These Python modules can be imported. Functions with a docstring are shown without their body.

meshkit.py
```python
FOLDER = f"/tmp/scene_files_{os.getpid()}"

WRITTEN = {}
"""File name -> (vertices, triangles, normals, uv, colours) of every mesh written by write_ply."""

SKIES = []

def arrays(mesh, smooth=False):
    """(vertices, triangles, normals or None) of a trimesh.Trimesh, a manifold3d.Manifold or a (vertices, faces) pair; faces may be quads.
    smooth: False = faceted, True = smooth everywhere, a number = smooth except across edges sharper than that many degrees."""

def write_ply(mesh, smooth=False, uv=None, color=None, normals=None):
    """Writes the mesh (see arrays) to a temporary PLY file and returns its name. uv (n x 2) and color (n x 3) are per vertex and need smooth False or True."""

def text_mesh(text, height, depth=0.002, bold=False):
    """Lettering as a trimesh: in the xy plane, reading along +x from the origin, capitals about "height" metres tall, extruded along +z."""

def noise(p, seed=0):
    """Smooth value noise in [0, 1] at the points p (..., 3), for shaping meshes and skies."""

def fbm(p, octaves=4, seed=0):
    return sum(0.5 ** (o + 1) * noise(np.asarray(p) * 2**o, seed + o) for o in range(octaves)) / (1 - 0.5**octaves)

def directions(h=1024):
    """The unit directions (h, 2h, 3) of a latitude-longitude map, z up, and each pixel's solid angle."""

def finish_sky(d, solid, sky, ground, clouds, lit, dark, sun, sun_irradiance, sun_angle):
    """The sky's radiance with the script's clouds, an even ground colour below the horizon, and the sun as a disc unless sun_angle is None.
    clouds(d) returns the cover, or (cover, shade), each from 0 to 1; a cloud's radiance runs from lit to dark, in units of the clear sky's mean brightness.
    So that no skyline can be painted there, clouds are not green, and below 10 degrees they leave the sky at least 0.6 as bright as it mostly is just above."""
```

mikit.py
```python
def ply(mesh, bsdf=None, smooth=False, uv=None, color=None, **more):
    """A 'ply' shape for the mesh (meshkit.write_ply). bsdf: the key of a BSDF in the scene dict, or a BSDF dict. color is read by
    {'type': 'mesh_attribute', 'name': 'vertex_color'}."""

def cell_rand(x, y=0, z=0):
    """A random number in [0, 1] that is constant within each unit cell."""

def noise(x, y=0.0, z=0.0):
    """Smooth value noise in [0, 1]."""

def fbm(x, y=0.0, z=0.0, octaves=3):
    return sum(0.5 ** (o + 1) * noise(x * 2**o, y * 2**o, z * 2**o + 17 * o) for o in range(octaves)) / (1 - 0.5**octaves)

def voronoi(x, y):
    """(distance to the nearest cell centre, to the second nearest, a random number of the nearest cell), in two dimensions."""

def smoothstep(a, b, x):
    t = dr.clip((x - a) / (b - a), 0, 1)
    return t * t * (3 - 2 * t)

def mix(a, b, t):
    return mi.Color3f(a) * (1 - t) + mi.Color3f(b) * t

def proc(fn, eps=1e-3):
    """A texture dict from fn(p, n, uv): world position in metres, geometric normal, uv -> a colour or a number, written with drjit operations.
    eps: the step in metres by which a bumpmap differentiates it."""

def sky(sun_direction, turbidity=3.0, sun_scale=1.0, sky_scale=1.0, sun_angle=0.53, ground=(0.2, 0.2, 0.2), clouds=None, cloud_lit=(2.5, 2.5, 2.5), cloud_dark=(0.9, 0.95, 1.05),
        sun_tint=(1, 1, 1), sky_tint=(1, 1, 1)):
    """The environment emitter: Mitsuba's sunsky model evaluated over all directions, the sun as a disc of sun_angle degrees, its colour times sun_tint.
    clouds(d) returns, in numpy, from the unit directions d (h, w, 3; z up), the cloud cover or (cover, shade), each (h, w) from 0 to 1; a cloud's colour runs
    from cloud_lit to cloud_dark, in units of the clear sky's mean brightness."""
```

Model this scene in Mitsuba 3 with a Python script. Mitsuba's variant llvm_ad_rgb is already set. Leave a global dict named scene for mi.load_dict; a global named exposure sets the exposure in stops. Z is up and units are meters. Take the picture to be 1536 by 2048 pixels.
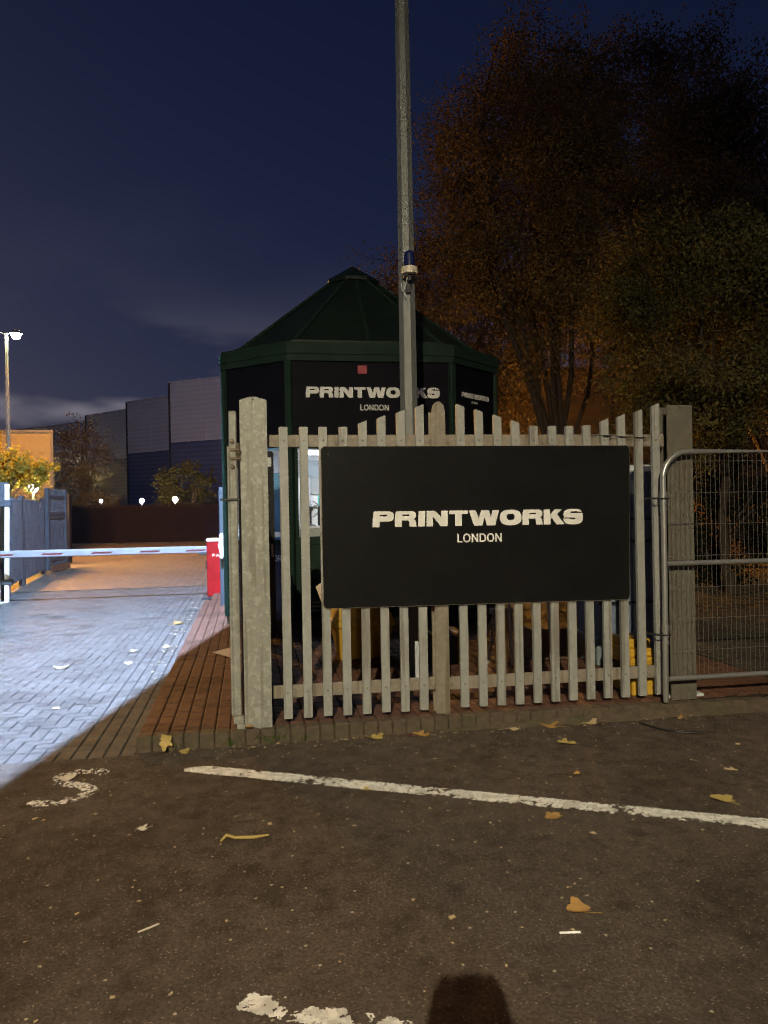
import math, random
import numpy as np
import trimesh
import shapely
from shapely.geometry import Polygon, Point, LineString, box as sbox
from shapely.ops import unary_union
from shapely import affinity
import drjit as dr
import mitsuba as mi
import mikit
from mikit import proc, noise, fbm, voronoi, cell_rand, smoothstep, mix, ply
import meshkit

random.seed(7)
RNG = np.random.default_rng(7)
scene, labels = {}, {}

# ------------------------------------------------------------------ camera
# World axes follow the site: +x runs along the palisade fence, +y up the driveway, z up, metres.
YAW, PITCH, ROLL = math.radians(10.0), math.radians(0.12), math.radians(1.03)
fw = np.array([math.sin(YAW) * math.cos(PITCH), math.cos(YAW) * math.cos(PITCH), -math.sin(PITCH)])
rt = np.array([math.cos(YAW), -math.sin(YAW), 0.0])
up = np.cross(rt, fw) * math.cos(ROLL) + rt * math.sin(ROLL)
EYE = np.array([0, 0, 1.55])
scene['camera'] = {'type': 'perspective', 'fov': 53.02, 'fov_axis': 'x', 'near_clip': 0.02, 'far_clip': 1500.0,
                   'to_world': mi.ScalarTransform4f().look_at(origin=EYE.tolist(), target=(EYE + fw).tolist(), up=up.tolist())}
exposure = 0.0

# ------------------------------------------------------------------ night sky


def night_clouds(d):
    el = np.arcsin(np.clip(d[..., 2], -1, 1))
    q = d / np.maximum(d[..., 2:3] + 0.25, 0.05)
    n = meshkit.fbm(np.stack([q[..., 0] * 1.1, q[..., 1] * 1.1, q[..., 2] * 0 + 3.3], -1), 5, 11)
    m = meshkit.fbm(d * np.array([5.0, 5.0, 16.0]) + 9.0, 5, 4)
    low = np.exp(-((np.degrees(el) - 6.5) / 4.8) ** 2) * np.clip((m - 0.46) * 6.0, 0, 1)
    high = np.clip((n - 0.62) * 3.0, 0, 0.5) * 0.09
    return np.clip(low * 0.95 + high, 0, 1), np.clip(0.3 + 0.7 * (1 - m), 0, 1)


sky = mikit.sky((-0.62, 0.70, 0.19), turbidity=3, sun_scale=0.0, sky_scale=0.205, sky_tint=(0.98, 1.03, 2.3), clouds=night_clouds,
                cloud_lit=(17.5, 16.2, 19.0), cloud_dark=(7.5, 7.0, 9.0), ground=(0.05, 0.045, 0.04))
sky['sampling_weight'] = 3.0
scene['sky'] = sky

# ------------------------------------------------------------------ materials


def two(b):
    return {'type': 'twosided', 'bsdf': b}


def rgb(c):
    return {'type': 'rgb', 'value': [float(x) for x in c]}


def plain(key, c, rough=0.6, metallic=0.0, spec=0.5, clear=0.0):
    b = {'type': 'principled', 'base_color': rgb(c) if isinstance(c, (tuple, list)) else proc(c), 'roughness': rough, 'metallic': metallic, 'specular': spec}
    if clear:
        b['clearcoat'] = clear
        b['clearcoat_gloss'] = 0.8
    scene[key] = two(b)
    return key


def bumped(key, colour, height, rough=0.6, scale=1.0, metallic=0.0, spec=0.5, eps=1e-3):
    b = {'type': 'principled', 'base_color': rgb(colour) if isinstance(colour, (tuple, list)) else proc(colour), 'roughness': rough if isinstance(rough, float) else proc(rough),
         'metallic': metallic, 'specular': spec}
    scene[key] = two({'type': 'bumpmap', 'nested': b, 'tex': proc(height, eps), 'scale': scale})
    return key


def asphalt_colour(p, n, uv):
    big = fbm(p.x * 0.9, p.y * 0.9, 2.0, 4)
    mid = fbm(p.x * 14, p.y * 14, 5.0, 3)
    d1, d2, r = voronoi(p.x * 115, p.y * 115)
    e1, e2, q = voronoi(p.x * 31 + 3.7, p.y * 31)
    c = mix((0.048, 0.036, 0.028), (0.088, 0.067, 0.053), smoothstep(0.30, 0.72, big * 0.55 + mid * 0.45))
    c = c * (0.72 + 0.5 * r)
    chip = dr.select((r > 0.955) & (d1 < 0.30), 1.0, 0.0)
    c = mix(c, mi.Color3f(0.30, 0.25, 0.20), chip * (0.25 + 0.6 * noise(p.x * 40, p.y * 40, 8.0)))
    big_chip = dr.select((q > 0.985) & (e1 < 0.20), 1.0, 0.0)
    c = mix(c, mi.Color3f(0.40, 0.34, 0.24), big_chip * 0.8)
    return mix(c, mi.Color3f(0.018, 0.014, 0.012), smoothstep(0.72, 0.80, fbm(p.x * 5 + 7, p.y * 5, 1.0, 3)) * 0.3)


def asphalt_height(p, n, uv):
    d1, d2, r = voronoi(p.x * 115, p.y * 115)
    return (0.5 - d1) * 0.0026 * (0.4 + r) + fbm(p.x * 22, p.y * 22, 1.0, 2) * 0.004


bumped('asphalt', asphalt_colour, asphalt_height, rough=0.85, spec=0.12)


def brick_colour(lo, hi, damp):
    def f(p, n, uv):
        d1, d2, r = voronoi(p.x * 7.0, p.y * 7.0)
        g = fbm(p.x * 60, p.y * 60, p.z * 60, 3)
        b = fbm(p.x * 1.3, p.y * 1.3, 4.0, 3)
        c = mix(lo, hi, 0.35 * r + 0.35 * g + 0.3 * b)
        spk = smoothstep(0.66, 0.74, noise(p.x * 190, p.y * 190, p.z * 190))
        c = mix(c, c * 1.9, spk * 0.6)
        stain = smoothstep(0.56, 0.72, fbm(p.x * 3.1 + 5, p.y * 3.1, 2.0, 4))
        return c * (1.0 - damp * stain)
    return f


def fine_height(p, n, uv):
    return fbm(p.x * 110, p.y * 110, p.z * 110, 2) * 0.0022


bumped('drive_brick', brick_colour((0.050, 0.045, 0.040), (0.112, 0.102, 0.092), 0.3), fine_height, rough=0.75, spec=0.15)
bumped('path_brick', brick_colour((0.050, 0.024, 0.016), (0.115, 0.056, 0.036), 0.35), fine_height, rough=0.7, spec=0.2)


def kerb_colour(p, n, uv):
    g = fbm(p.x * 30, p.y * 30, p.z * 30, 4)
    c = mix((0.040, 0.029, 0.020), (0.115, 0.083, 0.056), g)
    moss = smoothstep(0.46, 0.66, fbm(p.x * 6, p.y * 6, p.z * 9, 4))
    return mix(c, mi.Color3f(0.045, 0.055, 0.020), moss * 0.3)


bumped('kerb_stone', kerb_colour, fine_height, rough=0.8, spec=0.3)
plain('joint_sand', lambda p, n, uv: mix((0.012, 0.010, 0.008), (0.035, 0.028, 0.020), fbm(p.x * 40, p.y * 40, 1.0, 3)), 0.95, spec=0.1)


def far_paving(p, n, uv):
    r = cell_rand(dr.floor(p.x / 0.2), dr.floor(p.y / 0.1))
    jx = dr.abs(p.x / 0.2 - dr.floor(p.x / 0.2) - 0.5)
    jy = dr.abs(p.y / 0.1 - dr.floor(p.y / 0.1) - 0.5)
    j = dr.select((jx > 0.46) | (jy > 0.44), 1.0, 0.0)
    c = mix((0.075, 0.058, 0.045), (0.15, 0.116, 0.09), 0.5 * r + 0.5 * fbm(p.x * 1.1, p.y * 1.1, 3.0, 4))
    return mix(c, mi.Color3f(0.035, 0.03, 0.024), j * 0.8)


plain('far_paving', far_paving, 0.65, spec=0.35)


def yard_colour(p, n, uv):
    c = mix((0.025, 0.020, 0.015), (0.075, 0.058, 0.040), fbm(p.x * 3, p.y * 3, 1.0, 5))
    d1, d2, r = voronoi(p.x * 26, p.y * 26)
    return c * (0.55 + 0.9 * r)


bumped('yard_ground', yard_colour, lambda p, n, uv: fbm(p.x * 20, p.y * 20, 0.0, 3) * 0.012, rough=0.85, spec=0.25)
plain('soil', lambda p, n, uv: mix((0.02, 0.016, 0.012), (0.05, 0.04, 0.028), fbm(p.x * 0.7, p.y * 0.7, 0.0, 4)), 0.95, spec=0.1)


def paint_colour(p, n, uv):
    w = fbm(p.x * 26, p.y * 26, 1.0, 4)
    f = fbm(p.x * 90, p.y * 90, 4.0, 3)
    c = mix((0.50, 0.47, 0.42), (0.74, 0.70, 0.64), smoothstep(0.3, 0.65, w))
    return mix(c, mi.Color3f(0.16, 0.13, 0.10), smoothstep(0.60, 0.70, f * 0.6 + w * 0.4) * 0.75)


bumped('road_paint', paint_colour, lambda p, n, uv: fbm(p.x * 70, p.y * 70, 0.0, 2) * 0.0035, rough=0.75, spec=0.3)


def zinc(lo, hi, spangle, dirt):
    def f(p, n, uv):
        w = p.x + p.y
        d1, d2, r = voronoi(w * 60, p.z * 60)
        g = fbm(w * 9, p.z * 3.5, 2.0, 4)
        c = mix(lo, hi, 0.45 * r * spangle + 0.55 * g)
        k = smoothstep(0.60, 0.66, fbm(w * 48, p.z * 40, 6.0, 3)) * spangle
        c = mix(c, mi.Color3f(hi) * 1.3, k * 0.5)
        s = smoothstep(0.55, 0.75, fbm(w * 30, p.z * 1.6, 9.0, 3))
        return mix(c, mi.Color3f(0.10, 0.075, 0.048), s * dirt)
    return f


plain('galvanised_pale', zinc((0.215, 0.213, 0.195), (0.325, 0.322, 0.295), 0.25, 0.5), 0.55, 0.15, 0.4)
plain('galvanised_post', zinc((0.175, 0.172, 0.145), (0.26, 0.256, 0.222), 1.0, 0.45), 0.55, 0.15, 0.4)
plain('weathered_rail', zinc((0.15, 0.125, 0.095), (0.27, 0.235, 0.19), 0.3, 0.7), 0.6, 0.1, 0.35)
plain('rusty_steel', zinc((0.10, 0.075, 0.05), (0.25, 0.20, 0.14), 0.5, 0.9), 0.6, 0.1, 0.3)
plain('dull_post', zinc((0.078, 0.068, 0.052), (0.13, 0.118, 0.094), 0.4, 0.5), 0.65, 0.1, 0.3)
plain('column_steel', lambda p, n, uv: mix((0.105, 0.107, 0.10), (0.15, 0.152, 0.145), fbm(p.x * 3, p.y * 3, p.z * 1.4, 4)), 0.5, 0.15, 0.3)
plain('blue_grey_steel', zinc((0.17, 0.175, 0.18), (0.25, 0.255, 0.26), 0.2, 0.2), 0.5, 0.1, 0.4)
plain('fence_blue_grey', zinc((0.042, 0.052, 0.064), (0.075, 0.088, 0.102), 0.2, 0.2), 0.5, 0.1, 0.4)
plain('bright_tube', (0.42, 0.41, 0.38), 0.32, 0.75, 0.5)
plain('wire', (0.22, 0.21, 0.19), 0.4, 0.6)


def sign_colour(p, n, uv):
    return mix((0.0062, 0.0062, 0.0064), (0.0095, 0.0094, 0.0094), fbm(p.x * 5, p.z * 5, 1.0, 4))


plain('sign_black', sign_colour, 0.36, spec=0.12)
plain('letter_white', lambda p, n, uv: mix((0.60, 0.58, 0.54), (0.70, 0.68, 0.64), fbm(p.x * 8, p.z * 8, 1.0, 3)), 0.5)
plain('green_paint', lambda p, n, uv: mix((0.009, 0.022, 0.015), (0.018, 0.035, 0.025), fbm(p.x * 6, p.y * 6, p.z * 4, 4)), 0.55, spec=0.08)
plain('roof_green', lambda p, n, uv: mix((0.007, 0.012, 0.009), (0.014, 0.022, 0.016), fbm(p.x * 4, p.y * 4, p.z * 4, 4)), 0.45, spec=0.25)
plain('fascia_black', lambda p, n, uv: mix((0.005, 0.005, 0.008), (0.008, 0.0075, 0.011), fbm(p.x * 3, p.y * 3, p.z * 3, 4)), 0.55, spec=0.05)
plain('navy_panel', (0.010, 0.016, 0.048), 0.4)
plain('red_paint', lambda p, n, uv: mix((0.25, 0.005, 0.006), (0.33, 0.008, 0.009), fbm(p.x * 7, p.y * 7, p.z * 7, 3)), 0.5, spec=0.2)
plain('white_paint', lambda p, n, uv: mix((0.62, 0.62, 0.60), (0.78, 0.78, 0.76), fbm(p.x * 4, p.y * 4, p.z * 9, 4)), 0.45)
plain('boom_paint', lambda p, n, uv: mix((0.20, 0.205, 0.22), (0.27, 0.275, 0.285), fbm(p.x * 3, p.y * 4, p.z * 9, 4)), 0.5)
plain('stripe_red', (0.11, 0.02, 0.02), 0.5)
plain('room_white', (0.72, 0.74, 0.75), 0.7)
plain('room_grey', (0.30, 0.34, 0.36), 0.7)
plain('board_grey', (0.36, 0.38, 0.36), 0.5)
plain('teal', (0.10, 0.42, 0.44), 0.6)
plain('sky_blue', (0.20, 0.46, 0.72), 0.6)
plain('black_plastic', (0.014, 0.014, 0.015), 0.4)
plain('yellow_plastic', lambda p, n, uv: mix((0.36, 0.20, 0.015), (0.48, 0.29, 0.03), fbm(p.x * 9, p.y * 9, p.z * 9, 4)), 0.5)
plain('blue_plastic', lambda p, n, uv: mix((0.11, 0.14, 0.20), (0.18, 0.22, 0.30), fbm(p.x * 12, p.y * 4, p.z * 2, 4)), 0.45)
plain('pale_plastic', (0.42, 0.45, 0.47), 0.5)
plain('slate_plastic', (0.16, 0.19, 0.20), 0.5)
plain('blue_lens', (0.008, 0.012, 0.06), 0.15, clear=0.6)
plain('cream_plastic', (0.55, 0.48, 0.36), 0.5)
plain('cardboard', lambda p, n, uv: mix((0.30, 0.21, 0.14), (0.46, 0.36, 0.27), fbm(p.x * 12, p.y * 12, p.z * 12, 4)), 0.8)
plain('crate_brown', lambda p, n, uv: mix((0.07, 0.04, 0.025), (0.14, 0.085, 0.05), fbm(p.x * 5, p.y * 5, p.z * 40, 4)), 0.8)
scene['window_glass'] = {'type': 'thindielectric'}


def cladding(lo, hi, pitch):
    def f(p, n, uv):
        t = p.z / pitch
        k = dr.abs(t - dr.floor(t) - 0.5) * 2
        return mix(lo, hi, 0.4 * smoothstep(0.1, 0.9, k) + 0.6 * fbm(p.x * 0.12, p.y * 0.12, p.z * 0.5, 4))
    return f


plain('cladding_grey', cladding((0.22, 0.235, 0.30), (0.29, 0.305, 0.385), 0.36), 0.45, spec=0.5)
plain('cladding_navy', cladding((0.030, 0.040, 0.09), (0.075, 0.09, 0.17), 0.36), 0.45, spec=0.5)
plain('cladding_beige', cladding((0.085, 0.068, 0.038), (0.105, 0.084, 0.047), 0.5), 0.6, spec=0.3)
plain('cladding_pink', cladding((0.065, 0.050, 0.042), (0.09, 0.07, 0.06), 0.35), 0.6, spec=0.3)
plain('dark_trim', (0.03, 0.03, 0.035), 0.6)
plain('far_fence_paint', (0.016, 0.011, 0.012), 0.8, spec=0.1)
plain('bark', lambda p, n, uv: mix((0.025, 0.018, 0.013), (0.085, 0.062, 0.045), fbm(p.x * 25, p.y * 25, p.z * 7, 4)), 0.85, spec=0.2)


def leafmat(key, lo, hi, freq=3.0, trans=0.7):
    scene[key] = {'type': 'principledthin', 'base_color': proc(lambda p, n, uv: mix(lo, hi, smoothstep(0.25, 0.75, 0.5 * noise(p.x * 17, p.y * 17, p.z * 17) + 0.5 * fbm(p.x * freq * 0.3, p.y * freq * 0.3, p.z * freq * 0.3, 3)))),
                  'roughness': 0.6, 'diff_trans': trans, 'spec_trans': 0.0}


leafmat('leaf_amber', (0.085, 0.064, 0.034), (0.24, 0.165, 0.072))
leafmat('leaf_brown', (0.085, 0.066, 0.044), (0.22, 0.16, 0.092))
leafmat('leaf_green', (0.045, 0.045, 0.020), (0.155, 0.138, 0.056))
leafmat('leaf_dark', (0.006, 0.008, 0.005), (0.020, 0.022, 0.012), trans=0.3)
leafmat('leaf_yellow', (0.20, 0.19, 0.03), (0.34, 0.28, 0.05))


def fallen(lo, hi):
    return lambda p, n, uv: mix(lo, hi, fbm(p.x * 45, p.y * 45, p.z * 45, 4))


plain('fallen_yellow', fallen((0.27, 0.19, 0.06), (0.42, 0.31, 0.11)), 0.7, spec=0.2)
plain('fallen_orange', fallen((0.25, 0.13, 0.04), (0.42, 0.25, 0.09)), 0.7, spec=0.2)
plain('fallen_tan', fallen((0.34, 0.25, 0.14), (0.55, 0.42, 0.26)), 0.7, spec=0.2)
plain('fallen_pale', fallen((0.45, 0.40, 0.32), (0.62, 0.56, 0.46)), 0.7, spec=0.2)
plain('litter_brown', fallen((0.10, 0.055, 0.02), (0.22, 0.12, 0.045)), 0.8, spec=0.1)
plain('moss', (0.05, 0.085, 0.018), 0.9, spec=0.1)
plain('skin', (0.42, 0.26, 0.19), 0.5)
plain('coat', lambda p, n, uv: mix((0.02, 0.022, 0.028), (0.04, 0.042, 0.05), fbm(p.x * 60, p.y * 60, p.z * 60, 2)), 0.85)
plain('jeans', (0.03, 0.04, 0.07), 0.85)
plain('hair', (0.03, 0.02, 0.014), 0.6)

# ------------------------------------------------------------------ mesh helpers


def cat(parts):
    vs, fs, o = [], [], 0
    for v, f in parts:
        v, f = np.asarray(v, float), np.asarray(f, int)
        if f.shape[1] == 4:
            f = np.vstack([f[:, [0, 1, 2]], f[:, [0, 2, 3]]])
        vs.append(v)
        fs.append(f + o)
        o += len(v)
    return np.vstack(vs), np.vstack(fs)


BOXF = np.array([[0, 1, 3, 2], [4, 6, 7, 5], [0, 4, 5, 1], [2, 3, 7, 6], [0, 2, 6, 4], [1, 5, 7, 3]])


def bx(x0, x1, y0, y1, z0, z1):
    v = np.array([[x, y, z] for x in (x0, x1) for y in (y0, y1) for z in (z0, z1)], float)
    return v, np.vstack([BOXF[:, [0, 1, 2]], BOXF[:, [0, 2, 3]]])


def _cb_faces():
    pts = []
    for sx in (-1, 1):
        for sy in (-1, 1):
            for sz in (-1, 1):
                for a in range(3):
                    p = [sx * 1.0, sy * 1.0, sz * 1.0]
                    for b in range(3):
                        if b != a:
                            p[b] *= 0.9
                    pts.append(p)
    h = trimesh.Trimesh(np.array(pts), trimesh.convex.convex_hull(np.array(pts)).faces, process=False)
    hv = trimesh.convex.convex_hull(np.array(pts))
    idx = [int(np.argmin(np.linalg.norm(np.array(pts) - v, axis=1))) for v in hv.vertices]
    return np.array(idx)[hv.faces]


CBF = _cb_faces()


def cb(x0, x1, y0, y1, z0, z1, c=0.004):
    """A box with chamfered edges."""
    m, s = np.array([x0 + x1, y0 + y1, z0 + z1]) / 2, np.array([x1 - x0, y1 - y0, z1 - z0]) / 2
    c = min(c, s.min() * 0.45)
    v = []
    for sx in (-1, 1):
        for sy in (-1, 1):
            for sz in (-1, 1):
                sg = np.array([sx, sy, sz])
                for a in range(3):
                    k = s - c
                    k[a] = s[a]
                    v.append(m + sg * k)
    return np.array(v), CBF


def rot(mesh, deg, origin=(0, 0, 0), axis=2):
    v, f = mesh
    a = math.radians(deg)
    R = trimesh.transformations.rotation_matrix(a, np.eye(3)[axis])[:3, :3]
    return (np.asarray(v) - origin) @ R.T + origin, f


def move(mesh, d):
    return np.asarray(mesh[0]) + np.asarray(d, float), mesh[1]


def tube(points, radii, sides=8, cap=True):
    p = np.asarray(points, float)
    n = len(p)
    r = np.broadcast_to(np.asarray(radii, float), (n,))
    t = np.gradient(p, axis=0)
    t /= np.linalg.norm(t, axis=1, keepdims=True) + 1e-12
    ref = np.array([0, 0, 1.0]) if abs(t[0][2]) < 0.9 else np.array([1.0, 0, 0])
    a = np.cross(t, ref)
    a /= np.linalg.norm(a, axis=1, keepdims=True) + 1e-12
    b = np.cross(t, a)
    ang = np.arange(sides) * 2 * np.pi / sides
    v = (p[:, None] + r[:, None, None] * (np.cos(ang)[None, :, None] * a[:, None] + np.sin(ang)[None, :, None] * b[:, None])).reshape(-1, 3)
    i, j = np.meshgrid(np.arange(n - 1), np.arange(sides), indexing='ij')
    q = np.stack([i * sides + j, i * sides + (j + 1) % sides, (i + 1) * sides + (j + 1) % sides, (i + 1) * sides + j], -1).reshape(-1, 4)
    f = np.vstack([q[:, [0, 1, 2]], q[:, [0, 2, 3]]])
    if cap:
        v = np.vstack([v, p[0], p[-1]])
        k = np.arange(sides)
        f = np.vstack([f, np.stack([(k + 1) % sides, k, k * 0 + n * sides], 1), np.stack([(n - 1) * sides + k, (n - 1) * sides + (k + 1) % sides, k * 0 + n * sides + 1], 1)])
    return v, f


def lathe(profile, centre, sides=24, axis=None):
    pr = np.asarray(profile, float)
    ang = np.arange(sides) * 2 * np.pi / sides
    v = np.stack([pr[:, None, 0] * np.cos(ang), pr[:, None, 0] * np.sin(ang), np.repeat(pr[:, 1:2], sides, 1)], -1).reshape(-1, 3)
    i, j = np.meshgrid(np.arange(len(pr) - 1), np.arange(sides), indexing='ij')
    q = np.stack([i * sides + j, i * sides + (j + 1) % sides, (i + 1) * sides + (j + 1) % sides, (i + 1) * sides + j], -1).reshape(-1, 4)
    if axis is not None:
        v = v @ np.asarray(axis, float).T
    return v + np.asarray(centre, float), np.vstack([q[:, [0, 1, 2]], q[:, [0, 2, 3]]])


def extrude(poly, depth):
    out = []
    for g in getattr(poly, 'geoms', [poly]):
        if g.area > 1e-8:
            m = trimesh.creation.extrude_polygon(g, depth, engine='earcut')
            out.append((np.array(m.vertices), np.array(m.faces)))
    return cat(out)


def frame(mesh, origin, ex, ey, ez):
    v = np.asarray(mesh[0])
    return np.asarray(origin, float) + v[:, :1] * np.asarray(ex, float) + v[:, 1:2] * np.asarray(ey, float) + v[:, 2:3] * np.asarray(ez, float), mesh[1]


def upright(poly, depth, y, back=True):
    """A polygon drawn in (x, z), its front face at y, going back by depth."""
    return frame(extrude(poly, depth), (0, y, 0), (1, 0, 0), (0, 0, 1), (0, 1, 0))


def ball(c, r, n=2):
    m = trimesh.creation.icosphere(n, r)
    return np.array(m.vertices) + np.asarray(c, float), np.array(m.faces)


def put(key, mesh, mat, smooth=False):
    if key in scene:
        k = 1
        while f'{key}_{k:03d}' in scene:
            k += 1
        key = f'{key}_{k:03d}'
    scene[key] = ply(mesh, mat, smooth)
    return key


def lamp(key, mesh, power, colour, weight, area, mat='white_paint'):
    """An emitting mesh; power = radiant intensity in the scene's units."""
    s = ply(mesh, mat, True)
    L = power / area
    s['emitter'] = {'type': 'area', 'radiance': rgb([L * c for c in colour]), 'sampling_weight': float(weight)}
    scene[key] = s
    return key


def name(root):
    if root not in labels:
        return root
    k = 1
    while f'{root}_{k:03d}' in labels:
        k += 1
    return f'{root}_{k:03d}'


def thing(root, label, category, group=None):
    key = name(root)
    labels[key] = {'label': label, 'category': category}
    if group:
        labels[key]['group'] = group
    return key


def structure(key):
    labels[key] = {'kind': 'structure', 'label': key.replace('_', ' ')}


def stuff(key):
    labels.setdefault(key, {})['kind'] = 'stuff'


# ------------------------------------------------------------------ ground, road, driveway, footpath
KERB_Y = 5.22      # front face of the kerb
PATH_Z = 0.10
put('ground', bx(-420, 420, -420, 420, -0.50, -0.055), 'soil')
labels['ground'] = {'kind': 'structure', 'label': 'dark open ground reaching far past the yard'}
put('road', bx(-40, 40, -45, KERB_Y - 0.056, -0.055, 0.0), 'asphalt')
rd = put('road_edge', bx(-0.745, 40, KERB_Y - 0.056, KERB_Y + 0.02, -0.054, -0.0005), 'asphalt')
scene['road__verge'] = scene.pop(rd)
labels['road'] = {'kind': 'structure', 'label': 'worn brown asphalt road in the foreground'}


def brick_mesh(x0, x1, y0, y1, top, h=0.05, ch=0.008):
    g = 0.0022
    x0, x1, y0, y1 = x0 + g, x1 - g, y0 + g * 2.3, y1 - g * 2.3
    top = top + RNG.uniform(-0.0016, 0.0016)
    t1, t2 = RNG.uniform(-0.0012, 0.0012, 2)
    v = []
    for z, o in ((top - h, 0), (top - ch * 0.8, 0), (top, ch)):
        for (x, y, sx, sy) in ((x0 + o, y0 + o, -1, -1), (x1 - o, y0 + o, 1, -1), (x1 - o, y1 - o, 1, 1), (x0 + o, y1 - o, -1, 1)):
            v.append((x, y, z + (t1 * sx + t2 * sy if z > top - h else 0)))
    f = []
    for k in (0, 4):
        for i in range(4):
            j = (i + 1) % 4
            f += [(k + i, k + j, k + 4 + j), (k + i, k + 4 + j, k + 4 + i)]
    f += [(8, 9, 10), (8, 10, 11)]
    return np.array(v), np.array(f)


def lay(holder, rects, top, mat, near, most=290):
    """The rectangles nearest to the point become pieces of their own, the rest one mesh."""
    rects = sorted(rects, key=near)
    for r in rects[:most]:
        put(f'{holder}__brick', brick_mesh(*r, top), mat)
    if len(rects) > most:
        put(f'{holder}__far_bricks', cat([brick_mesh(*r, top) for r in rects[most:]]), mat)
        stuff(f'{holder}__far_bricks')


def in_view(x, y, margin=0.9):
    d, s = x * fw[0] + y * fw[1], x * rt[0] + y * rt[1]
    return d > 1 and abs(s) < d * 0.5 + margin


DX1 = -0.745
put('driveway', bx(-14, DX1, KERB_Y - 0.056, 17.0, -0.053, -0.016), 'joint_sand')
put('driveway__far_paving', bx(-14, DX1, 17.0, 62.0, -0.053, -0.002), 'far_paving')
labels['driveway'] = {'kind': 'structure', 'label': 'block paved driveway running back past the gatehouse'}
rects = []
y0 = KERB_Y - 0.05
for k in range(80):                                    # header row along the road
    rects.append((DX1 - 0.1 * (k + 1), DX1 - 0.1 * k, y0, y0 + 0.2))
for c in range(4):                                     # four courses along the kerb
    o = 0.1 * (c % 2)
    for k in range(60):
        ya, yb = y0 + 0.2 + 0.2 * k - o, y0 + 0.4 + 0.2 * k - o
        ya = max(ya, y0 + 0.2)
        if yb - ya > 0.05:
            rects.append((DX1 - 0.1 * (c + 1), DX1 - 0.1 * c, ya, yb))
HX, HY = DX1 - 0.4, y0 + 0.2
drains = (8.46, 13.95)
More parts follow.
